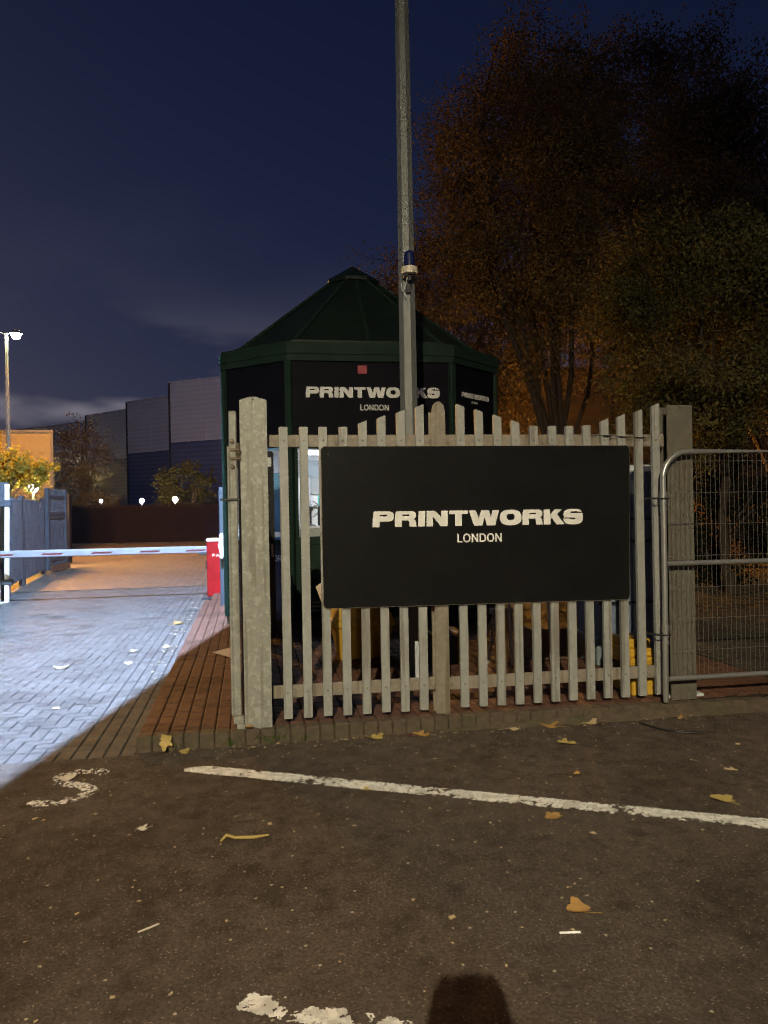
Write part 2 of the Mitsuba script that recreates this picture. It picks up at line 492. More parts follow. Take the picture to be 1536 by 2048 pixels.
for i in range(-140, 140):                              # herringbone field
    for j in range(-140, 140):
        bxs = []
        if (i + j) % 1 == 0:
            k = (i - j) % 4
            if k == 0:
                bxs = [(i, j, 2, 1)]
            elif k == 3:
                bxs = [(i, j, 1, 2)]
        for a, b, w, h in bxs:
            xa, ya = HX - 0.1 * (a + w), HY + 0.1 * b
            xb, yb = xa + 0.1 * w, ya + 0.1 * h
            if xb > HX + 1e-6 or ya < HY - 1e-6:
                xb, ya = min(xb, HX), max(ya, HY)
                if xb - xa < 0.05 or yb - ya < 0.05:
                    continue
            if xa < -7 or yb > 16.95:
                continue
            rects.append((xa, xb, ya, yb))
rects = [r for r in rects if in_view((r[0] + r[1]) / 2, (r[2] + r[3]) / 2)]
cut = []
for r in rects:
    for d in drains:
        if r[2] < d < r[3]:
            cut += [q for q in ((r[0], r[1], r[2], d - 0.008), (r[0], r[1], d + 0.008, r[3])) if q[3] - q[2] > 0.02]
            break
    else:
        cut.append(r)
rects = cut
lay('driveway', rects, 0.0, 'drive_brick', lambda r: abs((r[0] + r[1]) / 2) * 0.6 + (r[2] + r[3]) / 2)
put('footpath', bx(DX1 + 0.1, 34, KERB_Y + 0.1, 10.5, -0.053, PATH_Z - 0.016), 'joint_sand')
put('footpath__strip_base', bx(DX1 + 0.1, -0.27, 10.5, 16.0, -0.053, PATH_Z - 0.016), 'joint_sand')
labels['footpath'] = {'kind': 'structure', 'label': 'raised red brick footpath around the fence and gatehouse'}
put('yard', bx(-0.27, 40, 10.5, 60.0, -0.053, PATH_Z - 0.006), 'yard_ground')
put('yard__side_ground', bx(4.3, 34, KERB_Y + 0.1, 10.5, PATH_Z - 0.018, PATH_Z - 0.005), 'yard_ground')
labels['yard'] = {'kind': 'structure', 'label': 'dark yard ground behind the fence under the trees'}
rects = []
fx0, fy0 = DX1 + 0.1, KERB_Y + 0.1
for c in range(49):
    o = RNG.uniform(0, 0.2)
    for k in range(-1, 54):
        if k > 25 and c > 3:
            break
        ya, yb = max(fy0, fy0 + 0.2 * k + o), fy0 + 0.2 * (k + 1) + o
        if yb - ya > 0.04 and ya < (10.3 if c > 3 else 15.8):
            r = (fx0 + 0.1 * c + 0.001, fx0 + 0.1 * (c + 1) - 0.001, ya + 0.002, min(yb, 10.4 if c > 3 else 15.9) - 0.002)
            if in_view(r[0], r[2], 0.5):
                rects.append(r)
lay('footpath', rects, PATH_Z, 'path_brick', lambda r: (r[3] - 5) * (1.0 if r[1] < 0 else 2.6) + max(0, r[0]) * 0.2)

# kerb: brick on edge, along the road and up the drive
labels['kerb'] = {'label': 'low mossy brick kerb along the road edge below the palisade fence', 'category': 'kerb'}
for k in range(60):
    x0 = DX1 + 0.1 * k
    if x0 > 4.9:
        break
    drop = RNG.uniform(-0.004, 0.004) - (0.0 if x0 < 2.2 else min(0.05, 0.018 * (x0 - 2.2)))
    y = KERB_Y + RNG.uniform(-0.006, 0.004)
    put('kerb__brick', cb(x0 + 0.001, x0 + 0.099, y, KERB_Y + 0.099, -0.05, PATH_Z + drop, 0.008), 'kerb_stone')
for k in range(40):
    y0_ = KERB_Y + 0.102 + 0.2 * k
    if y0_ > 14.8:
        break
    put('kerb__edging', cb(DX1 + RNG.uniform(-0.003, 0.003), DX1 + 0.098, y0_, y0_ + 0.197, -0.05, PATH_Z - 0.004 + RNG.uniform(-0.003, 0.003), 0.01), 'path_brick')
dv, df = [], []
for i in range(90):
    x = 0.9 + i * 0.045
    k_ = min(1.0, max(0.0, (x - 1.2) / 1.6))
    w = 0.015 + 0.05 * k_ * RNG.uniform(0.6, 1.3)
    h = (0.008 + 0.062 * k_) * RNG.uniform(0.75, 1.2)
    dv += [(x, KERB_Y - w, 0.001), (x, KERB_Y - w * 0.45, h * 0.45), (x, KERB_Y - 0.003, h), (x, KERB_Y + 0.03, h)]
    if i:
        o_ = 4 * (i - 1)
        df += [(o_ + q, o_ + 4 + q, o_ + 5 + q, o_ + 1 + q) for q in range(3)]
put('kerb__dirt_bank', (np.array(dv), np.array(df)), 'kerb_stone', True)
tufts = []
for cx in (-0.16, -0.12, 0.05, 0.12, 0.16, 0.34, -0.5, 2.75, 1.9):
    for _ in range(26 if cx < 0.2 else 9):
        x, y = cx + RNG.normal(0, 0.03), KERB_Y - 0.004 - abs(RNG.normal(0, 0.008))
        z, h, a = RNG.uniform(0, 0.05), RNG.uniform(0.012, 0.03), RNG.uniform(0, 6.28)
        w = 0.004
        tufts.append((np.array([[x - w * math.cos(a), y - w * math.sin(a), z], [x + w * math.cos(a), y + w * math.sin(a), z], [x + RNG.normal(0, 0.01), y - 0.012, z + h]]), np.array([[0, 1, 2]])))
put('moss_tufts', cat(tufts), 'moss')
labels['moss_tufts'] = {'kind': 'stuff', 'label': 'small green weeds and moss growing on the kerb face', 'category': 'moss'}

# ------------------------------------------------------------------ painted road markings


def paint(key, shape, seed, wear, z=0.004, cell=0.0065, fr=38, bias=None, lowf=0.55):
    x0, y0, x1, y1 = shape.bounds
    xs, ys = np.arange(x0 - 0.02, x1 + 0.02, cell), np.arange(y0 - 0.02, y1 + 0.02, cell)
    X, Y = np.meshgrid(xs, ys, indexing='ij')
    n = meshkit.fbm(np.stack([X * fr, Y * fr, X * 0], -1), 4, seed)
    n2 = meshkit.fbm(np.stack([X * 7, Y * 7, X * 0 + 4], -1), 3, seed + 5)
    wob = (n - 0.5) * 0.03
    pts = shapely.points(X.ravel() , Y.ravel())
    inside = shapely.contains(shape, pts).reshape(X.shape)
    dist = shapely.distance(shape.boundary, pts).reshape(X.shape) * np.where(inside, 1, -1)
    keep = (dist > wob + 0.001) & (n + lowf * (n2 - 0.5) + np.clip(dist, 0, 0.05) * 3.0 > wear + (bias(X, Y) if bias else 0))
    vid = -np.ones((len(xs) + 1, len(ys) + 1), int)
    v, f = [], []
    I, J = np.nonzero(keep)

    def vert(i, j):
        if vid[i, j] < 0:
            vid[i, j] = len(v)
            v.append((x0 - 0.02 + (i - 0.5) * cell + RNG.uniform(-0.3, 0.3) * cell, y0 - 0.02 + (j - 0.5) * cell + RNG.uniform(-0.3, 0.3) * cell, z))
        return vid[i, j]
    for i, j in zip(I, J):
        f.append((vert(i, j), vert(i + 1, j), vert(i + 1, j + 1), vert(i, j + 1)))
    put(key, (np.array(v), np.array(f)), 'road_paint')


k = thing('road_line', 'long worn white line painted across the asphalt in front of the fence', 'road marking')
d = np.array([2.84, -1.49]) / np.hypot(2.84, 1.49)
nn = np.array([-d[1], d[0]])
a = np.array([-0.37, 4.815])
hw = 0.068
b = a + d * 4.2
paint(k, Polygon([a - nn * hw - d * 0.01, a - nn * hw * 0.2 - d * 0.04, a + nn * hw * 0.8 + d * 0.05, a + nn * hw + d * 0.10, b + nn * hw, b - nn * hw]), 3, 0.40, fr=55, bias=lambda X, Y: np.clip(0.02 - ((X - a[0]) * nn[0] + (Y - a[1]) * nn[1]), 0, 0.1) * 1.5 * np.clip(((X - a[0]) * d[0] + (Y - a[1]) * d[1]) / 1.6, 0.25, 1.8))
k = thing('road_line', 'short flaking white line at the bottom edge of the picture', 'road marking')
a = np.array([-0.05, 2.487])
b = a + d * 1.1
paint(k, Polygon([a - nn * 0.05, a + nn * 0.055, b + nn * 0.055, b - nn * 0.055]), 21, 0.53)
k = thing('painted_letter', 'faded white letter S painted on the road beside the driveway', 'road marking')
S = LineString([(-0.86, 4.83), (-0.93, 4.90), (-1.03, 4.91), (-1.12, 4.85), (-1.12, 4.76), (-1.04, 4.69), (-0.94, 4.63), (-0.90, 4.55), (-0.94, 4.46), (-1.04, 4.40), (-1.14, 4.41), (-1.20, 4.47)]).buffer(0.050, cap_style='flat')
paint(k, S, 8, 0.60, cell=0.0055, fr=70, lowf=0.2)

# ------------------------------------------------------------------ lettering


def wide_letters():
    """The heavy extended capitals of the sign, one unit tall."""
    def P_(pts):
        return Polygon(pts)

    def rnd(poly, r):
        return poly.buffer(-r).buffer(r, join_style='round')

    def sup(cx, cy, rx, ry, n=2.6):
        t = np.linspace(0, 2 * np.pi, 49)[:-1]
        return Polygon(np.stack([cx + rx * np.sign(np.cos(t)) * np.abs(np.cos(t)) ** (2 / n), cy + ry * np.sign(np.sin(t)) * np.abs(np.sin(t)) ** (2 / n)], 1))
    bowl = sup(0.92, 0.68, 0.53, 0.33, 2.8).union(P_([(0.1, 0.35), (0.92, 0.35), (0.92, 1.01), (0.12, 1.01), (0.08, 0.9)]))
    p = bowl.union(P_([(0, 0), (0.47, 0), (0.47, 0.5), (0.1, 0.9), (0.03, 0.55)])).difference(rnd(sbox(0.5, 0.68, 0.99, 0.79), 0.03))
    rb = sup(0.95, 0.735, 0.5, 0.27, 2.8).union(P_([(0.1, 0.40), (0.95, 0.40), (0.95, 1.0), (0.1, 1.0)]))
    leg = P_([(0.55, 0.41), (0.9, 0.41), (0.97, 0.3), (0.99, 0), (1.46, 0), (1.44, 0.28), (1.38, 0.42), (1.22, 0.52), (0.9, 0.55)])
    stem = P_([(0.01, 0), (0.47, 0), (0.47, 0.7), (0.1, 1.0), (0.04, 0.8), (0, 0.5)])
    r = rb.union(leg).union(stem).difference(rnd(sbox(0.5, 0.69, 0.99, 0.79), 0.03))
    i = P_([(0, 0), (0.46, 0), (0.48, 0.6), (0.5, 1), (0.05, 1), (0.01, 0.6)])
    n = P_([(0, 0), (0.45, 0), (0.45, 0.62), (0.98, 0), (1.46, 0), (1.48, 1), (1.03, 1), (1.03, 0.6), (0.6, 1), (0.03, 1)])
    t = P_([(0, 0.77), (0.40, 0.77), (0.40, 0), (0.87, 0), (0.87, 0.77), (1.29, 0.77), (1.29, 1), (0.01, 1)])
    w = P_([(0, 1), (0.46, 1), (0.68, 0.48), (0.86, 1), (1.40, 1), (1.53, 0.55), (1.66, 1), (2.12, 1), (1.82, 0), (1.25, 0), (1.08, 0.56), (0.92, 0), (0.34, 0)])
    o = sup(0.77, 0.5, 0.77, 0.515, 2.5).difference(sup(0.77, 0.54, 0.29, 0.215, 2.3))
    kk = P_([(0, 0), (0.47, 0), (0.49, 0.36), (0.58, 0.43), (0.92, 0), (1.50, 0), (0.95, 0.68), (1.32, 1.0), (0.80, 1.0), (0.46, 0.66), (0.44, 1), (0, 1)])
    s = sup(0.72, 0.5, 0.72, 0.52, 2.9)
    s = s.difference(P_([(0.52, 0.80), (0.62, 0.86), (0.95, 0.86), (1.18, 0.81), (1.6, 0.80), (1.6, 0.735), (1.2, 0.735), (0.6, 0.74)]))
    s = s.difference(P_([(-0.2, 0.44), (0.82, 0.44), (0.92, 0.38), (0.86, 0.32), (0.62, 0.32), (0.50, 0.375), (-0.2, 0.385)]))
    s = s.difference(P_([(-0.2, 0.62), (0.02, 0.62), (0.10, 0.50), (0.06, 0.44), (-0.2, 0.44)]))
    out, x = [], 0.0
    for g, wd in ((p, 1.46), (r, 1.53), (i, 0.55), (n, 1.53), (t, 1.33), (w, 2.10), (o, 1.55), (r, 1.50), (kk, 1.36), (s, 1.44)):
        out.append(affinity.translate(affinity.scale(g.buffer(0), 0.972, 1, origin=(0, 0)), x, 0))
        x += wd
    return unary_union(out), x


BIG, BIGW = wide_letters()


def big_text(width, height):
    return extrude(affinity.scale(BIG, width / BIGW, height, origin=(0, 0)).simplify(height * 0.004), 0.0025)


def small_text(text, width, height, bold=False):
    m = meshkit.text_mesh(text, height, 0.0025, bold)
    v = np.array(m.vertices)
    v[:, 0] -= v[:, 0].min()
    v[:, 0] *= width / v[:, 0].max()
    return v, np.array(m.faces)


# ------------------------------------------------------------------ palisade fence, gate posts, sign
fence = thing('palisade_fence', 'galvanised palisade fence bay with arched tops behind the black sign', 'fence')
PY = 5.315
xs = [0.247 + 0.1368 * i for i in range(8)] + [1.503 + 0.1373 * i for i in range(12)]
tops = [2.132, 2.132, 2.132, 2.132, 2.167, 2.203, 2.242, 2.284, 2.288, 2.25, 2.212, 2.172, 2.141, 2.141, 2.141, 2.147, 2.188, 2.220, 2.256, 2.303]
for i, (x, tz) in enumerate(zip(xs, tops)):
    w = 0.0295
    slope = 0.010 if 4 <= i <= 7 or i >= 16 else (-0.010 if 8 <= i <= 11 else 0.0)
    zb = 0.133 + RNG.uniform(-0.004, 0.004)
    tilt = RNG.normal(0, 0.0025)
    poly = Polygon([(x - w, zb), (x + w, zb), (x + w + tilt, tz + slope), (x + w - 0.004 + tilt, tz + slope + 0.003), (x - w + 0.004 + tilt, tz - slope + 0.003), (x - w + tilt, tz - slope)])
    face = upright(poly, 0.004, PY)
    l = upright(Polygon([(x - w, zb), (x - w + 0.004, zb), (x - w + 0.004 + tilt, tz - slope), (x - w + tilt, tz - slope)]), 0.026, PY + 0.0035)
    rr = upright(Polygon([(x + w - 0.004, zb), (x + w, zb), (x + w + tilt, tz + slope), (x + w - 0.004 + tilt, tz + slope)]), 0.026, PY + 0.0035)
    rib = upright(Polygon([(x - 0.010, zb + 0.001), (x + 0.010, zb + 0.001), (x + 0.010 + tilt, tz - 0.014), (x - 0.010 + tilt, tz - 0.014)]), 0.005, PY - 0.0025)
    put(fence + '__pale', cat([face, l, rr]), 'galvanised_pale')
    for z in ((2.04, 0.31) if i < 8 else (2.04, 0.302)):
        put(fence + '__pale_bolt', lathe([(0, -0.006), (0.006, -0.0055), (0.0085, -0.001), (0.0085, 0.0)], (x, PY, z), 8, axis=[[1, 0, 0], [0, 0, 1], [0, 1, 0]]), 'weathered_rail', 40)
for (x0, x1, z0, z1) in ((0.135, 1.292, 2.000, 2.083), (1.392, 3.093, 1.995, 2.084), (0.135, 1.292, 0.268, 0.358), (1.392, 3.093, 0.258, 0.350)):
    put(fence + '__rail', cat([cb(x0, x1, PY + 0.032, PY + 0.038, z0, z1, 0.002), cb(x0, x1, PY + 0.038, PY + 0.085, z0, z0 + 0.006, 0.002)]), 'weathered_rail')
mid = Polygon([(1.292, 0.09), (1.392, 0.09), (1.391, 2.25), (1.38, 2.29), (1.36, 2.312), (1.342, 2.317), (1.322, 2.312), (1.303, 2.29), (1.293, 2.25)])
put(fence + '__middle_post', cat([upright(mid, 0.008, PY + 0.004), bx(1.338, 1.346, PY + 0.012, PY + 0.10, 0.09, 2.25), cb(1.292, 1.392, PY + 0.10, PY + 0.108, 0.09, 2.25, 0.003)]), 'weathered_rail')
labels[fence + '__middle_post'] = {'label': 'stained round topped post in the middle of the fence'}
for x in (1.275, 1.409):
    for z in (2.04, 0.30):
        put(fence + '__bolt', lathe([(0, -0.009), (0.011, -0.008), (0.014, -0.002), (0.014, 0.0)], (x, PY + 0.031, z), 10, axis=[[1, 0, 0], [0, 0, 1], [0, 1, 0]]), 'weathered_rail', 40)


def gate_post(lbl, x0, x1, y, top, peak, mat):
    k = thing('gate_post', lbl, 'post')
    xm = (x0 + x1) / 2
    poly = Polygon([(x0, 0.09), (x1, 0.09), (x1, top), (xm + 0.02, top + peak), (xm - 0.02, top + peak), (x0, top)])
    hole = Point(xm, top + peak - 0.02).buffer(0.006)
    put(k + '__front_plate', upright(poly.difference(hole), 0.010, y), mat)
    put(k + '__web', cat([bx(xm - 0.004, xm + 0.004, y + 0.010, y + 0.15, 0.09, top - 0.01), upright(poly.buffer(-0.001), 0.010, y + 0.15)]), mat)
    return k


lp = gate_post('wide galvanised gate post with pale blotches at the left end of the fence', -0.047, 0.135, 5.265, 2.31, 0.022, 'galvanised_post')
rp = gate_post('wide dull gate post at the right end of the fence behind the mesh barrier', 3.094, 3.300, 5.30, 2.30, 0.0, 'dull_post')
put(rp + '__base_plate', cb(3.08, 3.38, 5.33, 5.46, 0.098, 0.118, 0.004), 'pale_plastic')

sg = thing('sign_board', 'large black sign with white lettering fixed to the palisade fence', 'sign')
SY = PY - 0.032
bd = Polygon([(0.500, 0.883), (2.763, 0.863), (2.781, 1.996), (0.500, 1.997)]).buffer(-0.03).buffer(0.03)
put(sg + '__panel', upright(bd, 0.020, SY), 'sign_black')
put(sg + '__edge_trim', upright(bd.buffer(0.0035).difference(bd.buffer(0.0002)), 0.016, SY + 0.004), 'weathered_rail')
ang = 0.0
tx = frame(big_text(1.560, 0.109), (0.848, SY - 0.0022, 1.434), (1, 0, -0.0055), (0, 0, 1), (0, 1, 0))
put(sg + '__main_lettering', tx, 'letter_white')
put(sg + '__lower_lettering', frame(small_text('LONDON', 0.328, 0.058, True), (1.456, SY - 0.0022, 1.315), (1, 0, -0.0055), (0, 0, 1), (0, 1, 0)), 'letter_white')
for x, z in ((1.08, 0.90), (1.88, 0.89), (2.60, 1.94), (0.55, 1.94)):
    put(sg + '__screw', lathe([(0, -0.004), (0.006, -0.003), (0.008, 0.0)], (x, SY - 0.0005, z), 10, axis=[[1, 0, 0], [0, 0, 1], [0, 1, 0]]), 'black_plastic', 40)
# paper rag caught behind the sign's lower left corner
k = thing('paper_scrap', 'torn pale card poking out behind the lower left corner of the sign', 'paper')
put(k, upright(Polygon([(0.452, 1.03), (0.468, 1.035), (0.478, 1.045), (0.498, 1.055), (0.505, 0.90), (0.498, 0.895)]), 0.003, PY + 0.045), 'cardboard')
# cable ties and the loose wire
for (x, z, w, o) in ((2.753, 2.06, 0.036, 'third'), (2.89, 2.055, 0.036, 'second'), (2.62, 2.065, 0.034, 'fourth')):
    k = thing('cable_tie', f'black cable tie around the {o} pale from the right end of the fence', 'cable tie', 'black cable ties along the top of the fence')
    put(k, cat([cb(x - w, x + w, PY - 0.006, PY - 0.002, z - 0.004, z + 0.004, 0.001), cb(x - 0.008, x + 0.002, PY - 0.014, PY - 0.006, z - 0.006, z + 0.006, 0.002)]), 'black_plastic')
k = thing('loose_wire', 'thin black wire strung behind the right hand pale tops', 'wire')
wp = [(1.9, PY + 0.05, 2.09), (2.1, PY + 0.05, 2.075), (2.4, PY + 0.05, 2.07), (2.62, PY - 0.012, 2.075), (2.76, PY - 0.012, 2.062), (2.95, PY - 0.012, 2.055)]
put(k, tube(wp, 0.0028, 6), 'black_plastic', True)

# open gate leaf, seen end on to the left of the post
gl = thing('gate_leaf', 'open palisade gate leaf seen edge on beside the left gate post', 'gate')
put(gl + '__stile', cat([cb(-0.120, -0.068, 5.25, 5.31, 0.19, 2.235, 0.006), cb(-0.134, -0.1205, 5.265, 5.31, 0.19, 2.0, 0.003)]), 'galvanised_post')
put(gl + '__foot_block', cat([cb(-0.122, -0.050, 5.245, 5.30, 0.135, 0.188, 0.006), cb(-0.100, -0.045, 5.25, 5.31, 0.098, 0.134, 0.004)]), 'galvanised_post')
for z in (2.03, 1.86):
    put(gl + '__bolt', lathe([(0, -0.014), (0.012, -0.013), (0.016, -0.004), (0.016, 0.0)], (-0.098, 5.249, z), 10, axis=[[1, 0, 0], [0, 0, 1], [0, 1, 0]]), 'rusty_steel', 40)
put(gl + '__hinge', cat([cb(-0.118, -0.048, 5.235, 5.26, 1.965, 1.985, 0.004), cb(-0.118, -0.040, 5.238, 5.27, 1.905, 1.925, 0.004), tube([(-0.058, 5.26, 1.90), (-0.058, 5.26, 2.02)], 0.013, 10), tube([(-0.075, 5.245, 1.955), (-0.045, 5.26, 1.955)], 0.016, 10)]), 'rusty_steel')
for z in (1.93, 0.35):
    put(gl + '__rail', cb(-0.075, -0.066, 5.31, 8.30, z - 0.03, z + 0.03, 0.002), 'black_plastic')
for i in range(20):
    y = 5.45 + 0.142 * i
    x = -0.064 - 0.018 * (i / 19)
    put(gl + '__pale', cb(x, x + 0.046, y - 0.03, y + 0.03, 0.16, 1.90 + 0.03 * (i % 3 == 0), 0.003), 'black_plastic' if i % 4 else 'galvanised_pale')
put(gl + '__back_stile', cb(-0.07, -0.02, 8.30, 8.36, 0.14, 2.15, 0.004), 'blue_grey_steel')
k = thing('cable_tie', 'black cable tie sticking out of the gate leaf beside the grey post', 'cable tie')
put(k, cat([cb(-0.185, -0.05, 5.236, 5.2485, 1.634, 1.649, 0.003)]), 'black_plastic')

# ------------------------------------------------------------------ mesh crowd barrier on the right
tb = thing('mesh_barrier', 'galvanised tube and wire mesh barrier panel right of the fence', 'barrier')
BY, R_ = 5.215, 0.021
X0, X1, ZT = 3.005, 5.35, 1.945
arc = [(X0 + 0.20 - 0.20 * math.cos(t), BY, ZT - 0.20 + 0.20 * math.sin(t)) for t in np.linspace(0, math.pi / 2, 10)]
put(tb + '__frame', tube([(X0 - 0.006, BY, 0.105), (X0, BY, 0.9)] + arc + [(4.3, BY, ZT), (X1 - 0.2, BY, ZT)] + [(X1 - 0.2 + 0.2 * math.sin(t), BY, ZT - 0.2 + 0.2 * math.cos(t)) for t in np.linspace(0.15, math.pi / 2, 8)] + [(X1, BY, 0.9), (X1, BY, 0.105)], R_, 12), 'bright_tube', 50)
put(tb + '__middle_tube', tube([(X0 + R_, BY, 1.12), (X1 - R_, BY, 1.12)], 0.019, 12), 'bright_tube', 50)
put(tb + '__bottom_tube', tube([(X0 + R_, BY, 0.272), (X1 - R_, BY, 0.272)], 0.019, 12), 'bright_tube', 50)
wires = []
for i in range(1, 60):
    x = X0 + 0.0385 * i
    if x > X1 - 0.02:
        break
    zt = ZT - 0.01 if x > X0 + 0.2 else ZT - 0.2 + math.sqrt(max(0, 0.04 - (X0 + 0.2 - x) ** 2))
    wires.append(tube([(x, BY + 0.004, 0.275), (x, BY + 0.004, zt)], 0.0016, 5, False))
for i in range(7):
    z = 0.475 + 0.233 * i
    if z < 1.9:
        wires.append(tube([(X0 + 0.01, BY, z), (X1 - 0.01, BY, z)], 0.0017, 5, False))
put(tb + '__wire_mesh', cat(wires), 'wire')
stuff(tb + '__wire_mesh')
for z in (1.60, 0.62):
    put(tb + '__collar', cat([tube([(X0, BY, z), (X0, BY, z + 0.05)], 0.027, 12), tube([(X0, BY, z - 0.04), (X0, BY, z - 0.01)], 0.0245, 12), tube([(X0, BY, z - 0.09), (X0, BY, z - 0.065)], 0.025, 12)]), 'bright_tube', 40)
for (z, lbl) in ((1.60, 'upper black cable tie holding the mesh barrier to the fence'), (0.60, 'lower black cable tie holding the mesh barrier to the fence')):
    k = thing('cable_tie', lbl, 'cable tie')
    put(k, cat([cb(2.94, 3.036, BY - 0.030, BY - 0.026, z - 0.004, z + 0.006, 0.001), cb(2.90, 2.944, BY - 0.020, PY - 0.004, z - 0.003, z + 0.008, 0.001)]), 'black_plastic')
k = thing('strap', 'black strap around the right hand gate post', 'strap')
put(k, cb(3.088, 3.306, 5.294, 5.2985, 1.40, 1.409, 0.001), 'black_plastic')

# ------------------------------------------------------------------ lamp column with floodlight and beacon
lc = thing('lamp_column', 'tall grey tapering lamp column rising behind the fence', 'lamp post')
CX, CY = 1.415, 6.66


def oct_ring(r, z, cx=CX, cy=CY, n=8):
    a = np.arange(n) * 2 * np.pi / n + np.pi / n - 0.24
    return np.stack([cx + r * np.cos(a), cy + r * np.sin(a), np.full(n, z)], 1)


def loft(rings):
    n = len(rings[0])
    v = np.vstack(rings)
    f = []
    for k in range(len(rings) - 1):
        for i in range(n):
            j = (i + 1) % n
            f.append((k * n + i, k * n + j, (k + 1) * n + j, (k + 1) * n + i))
    f = np.array(f)
    f = np.vstack([f[:, [0, 1, 2]], f[:, [0, 2, 3]]])
    t = len(rings) - 1
    capt = [(t * n, t * n + i, t * n + i + 1) for i in range(1, n - 1)]
    return v, np.vstack([f, np.array(capt)])


put(lc + '__shaft', loft([oct_ring(0.088, 0.09), oct_ring(0.0835, 1.8), oct_ring(0.0775, 3.5), oct_ring(0.064, 6.0), oct_ring(0.050, 8.0, CX - 0.02)]), 'column_steel')
put(lc + '__base_flange', cb(CX - 0.13, CX + 0.13, CY - 0.13, CY + 0.13, 0.09, 0.112, 0.006), 'column_steel')
FX, FY, FZ = -1.03, 7.55, 7.60     # the flood lamp
put(lc + '__outreach_arm', tube([(CX - 0.02, CY, 7.9), (0.5, CY + 0.4, 7.97), (FX - 0.01, FY, 7.94)], [0.035, 0.03, 0.028], 10), 'column_steel', 40)
ex, ey = np.array([0.9776, -0.2105, 0.0]), np.array([0.2105, 0.9776, 0.0])


def fl(x0, x1, y0, y1, z0, z1):
    return frame(bx(x0, x1, y0, y1, z0, z1), (FX, FY, FZ), ex, ey, (0, 0, 1))


put(lc + '__flood_cutoff_housing', cat([fl(-0.30, 0.06, -0.55, 0.55, 0.10, 0.13), fl(0.012, 0.06, -0.55, 0.55, -0.50, 0.10), fl(-0.30, -0.28, -0.55, 0.55, 0.03, 0.10), fl(-0.05, 0.03, -0.05, 0.05, 0.13, 0.36)]), 'dark_trim')  # added out of view; side plate shaped to cut the beam along the driveway
lamp(lc + '__flood_lamp', ball((FX, FY, FZ), 0.004, 2), 1260.0, (0.59, 0.88, 1.42), 8, math.pi * 0.004 ** 2)
bc = thing('beacon', 'dark blue warning beacon with a cream base on the lamp column', 'beacon')
BX, BY2 = 1.408, 6.50
put(bc + '__lens', lathe([(0, 3.782), (0.03, 3.780), (0.042, 3.770), (0.046, 3.75), (0.052, 3.645), (0.0, 3.645)], (BX, BY2, 0), 24), 'blue_lens', 40)
put(bc + '__base', lathe([(0.0, 3.648), (0.055, 3.648), (0.068, 3.638), (0.070, 3.625), (0.070, 3.585), (0.06, 3.58), (0, 3.58)], (BX, BY2, 0), 24), 'cream_plastic', 40)
put(bc + '__bracket', cat([cb(BX - 0.045, BX + 0.045, BY2 - 0.02, BY2 + 0.09, 3.565, 3.579, 0.003), cb(BX - 0.02, BX + 0.02, BY2 + 0.05, BY2 + 0.085, 3.44, 3.565, 0.003), tube([(BX, BY2, 3.58), (BX, BY2, 3.53)], 0.016, 10)]), 'dark_trim')
put(bc + '__cable', cat([tube([(BX - 0.02, BY2, 3.57), (BX - 0.03, BY2 + 0.02, 3.50), (BX - 0.045, BY2 + 0.055, 3.46)], 0.004, 6), tube([(BX - 0.065, BY2 + 0.05, 3.52), (BX - 0.06, BY2 + 0.045, 3.46), (BX - 0.02, BY2 + 0.05, 3.39), (BX - 0.008, BY2 + 0.065, 3.36)], 0.004, 6)]), 'pale_plastic', True)

# ------------------------------------------------------------------ gatehouse
gh = thing('gatehouse', 'dark green octagonal gatehouse with lit windows behind the fence', 'gatehouse')
OCT = np.array([(0.52, 9.57), (2.60, 9.57), (3.41, 10.30), (3.41, 12.10), (2.60, 12.83), (0.52, 12.83), (-0.28, 12.10), (-0.28, 10.30)])
OC = np.array([1.57, 11.20])


def ring_at(off, z):
    poly = Polygon(OCT).buffer(off, join_style='mitre') if off else Polygon(OCT)
    pts = np.array(poly.exterior.coords)[:-1]
    if Polygon(pts).exterior.is_ccw is False:
        pts = pts[::-1]
    s = int(np.argmin(np.linalg.norm(pts - OCT[0], axis=1)))
    pts = np.roll(pts, -s, 0)
    return np.hstack([pts, np.full((8, 1), z)])


def band(off_out, off_in, z0, z1):
    """A closed octagonal band."""
    a, b, c, d_ = ring_at(off_out, z0), ring_at(off_out, z1), ring_at(off_in, z1), ring_at(off_in, z0)
    v = np.vstack([a, b, c, d_])
    f = []
    for k in range(4):
        for i in range(8):
            j = (i + 1) % 8
            m = (k + 1) % 4
            f.append((k * 8 + i, k * 8 + j, m * 8 + j, m * 8 + i))
    f = np.array(f)
    return v, np.vstack([f[:, [0, 1, 2]], f[:, [0, 2, 3]]])


def facet(i, m0, m1, z0, z1, out, thick):
    """A slab on wall i between the margins m0, m1 (metres from its ends), its face 'out' proud of the wall line."""
    a, b = OCT[i], OCT[(i + 1) % 8]
    L = np.linalg.norm(b - a)
    t = (b - a) / L
    nrm = np.array([t[1], -t[0]])
    m = cb(m0, L - m1, -thick, 0, z0, z1, 0.004)
    return frame(m, (a[0] + nrm[0] * out, a[1] + nrm[1] * out, 0), (t[0], t[1], 0), (nrm[0], nrm[1], 0), (0, 0, 1))


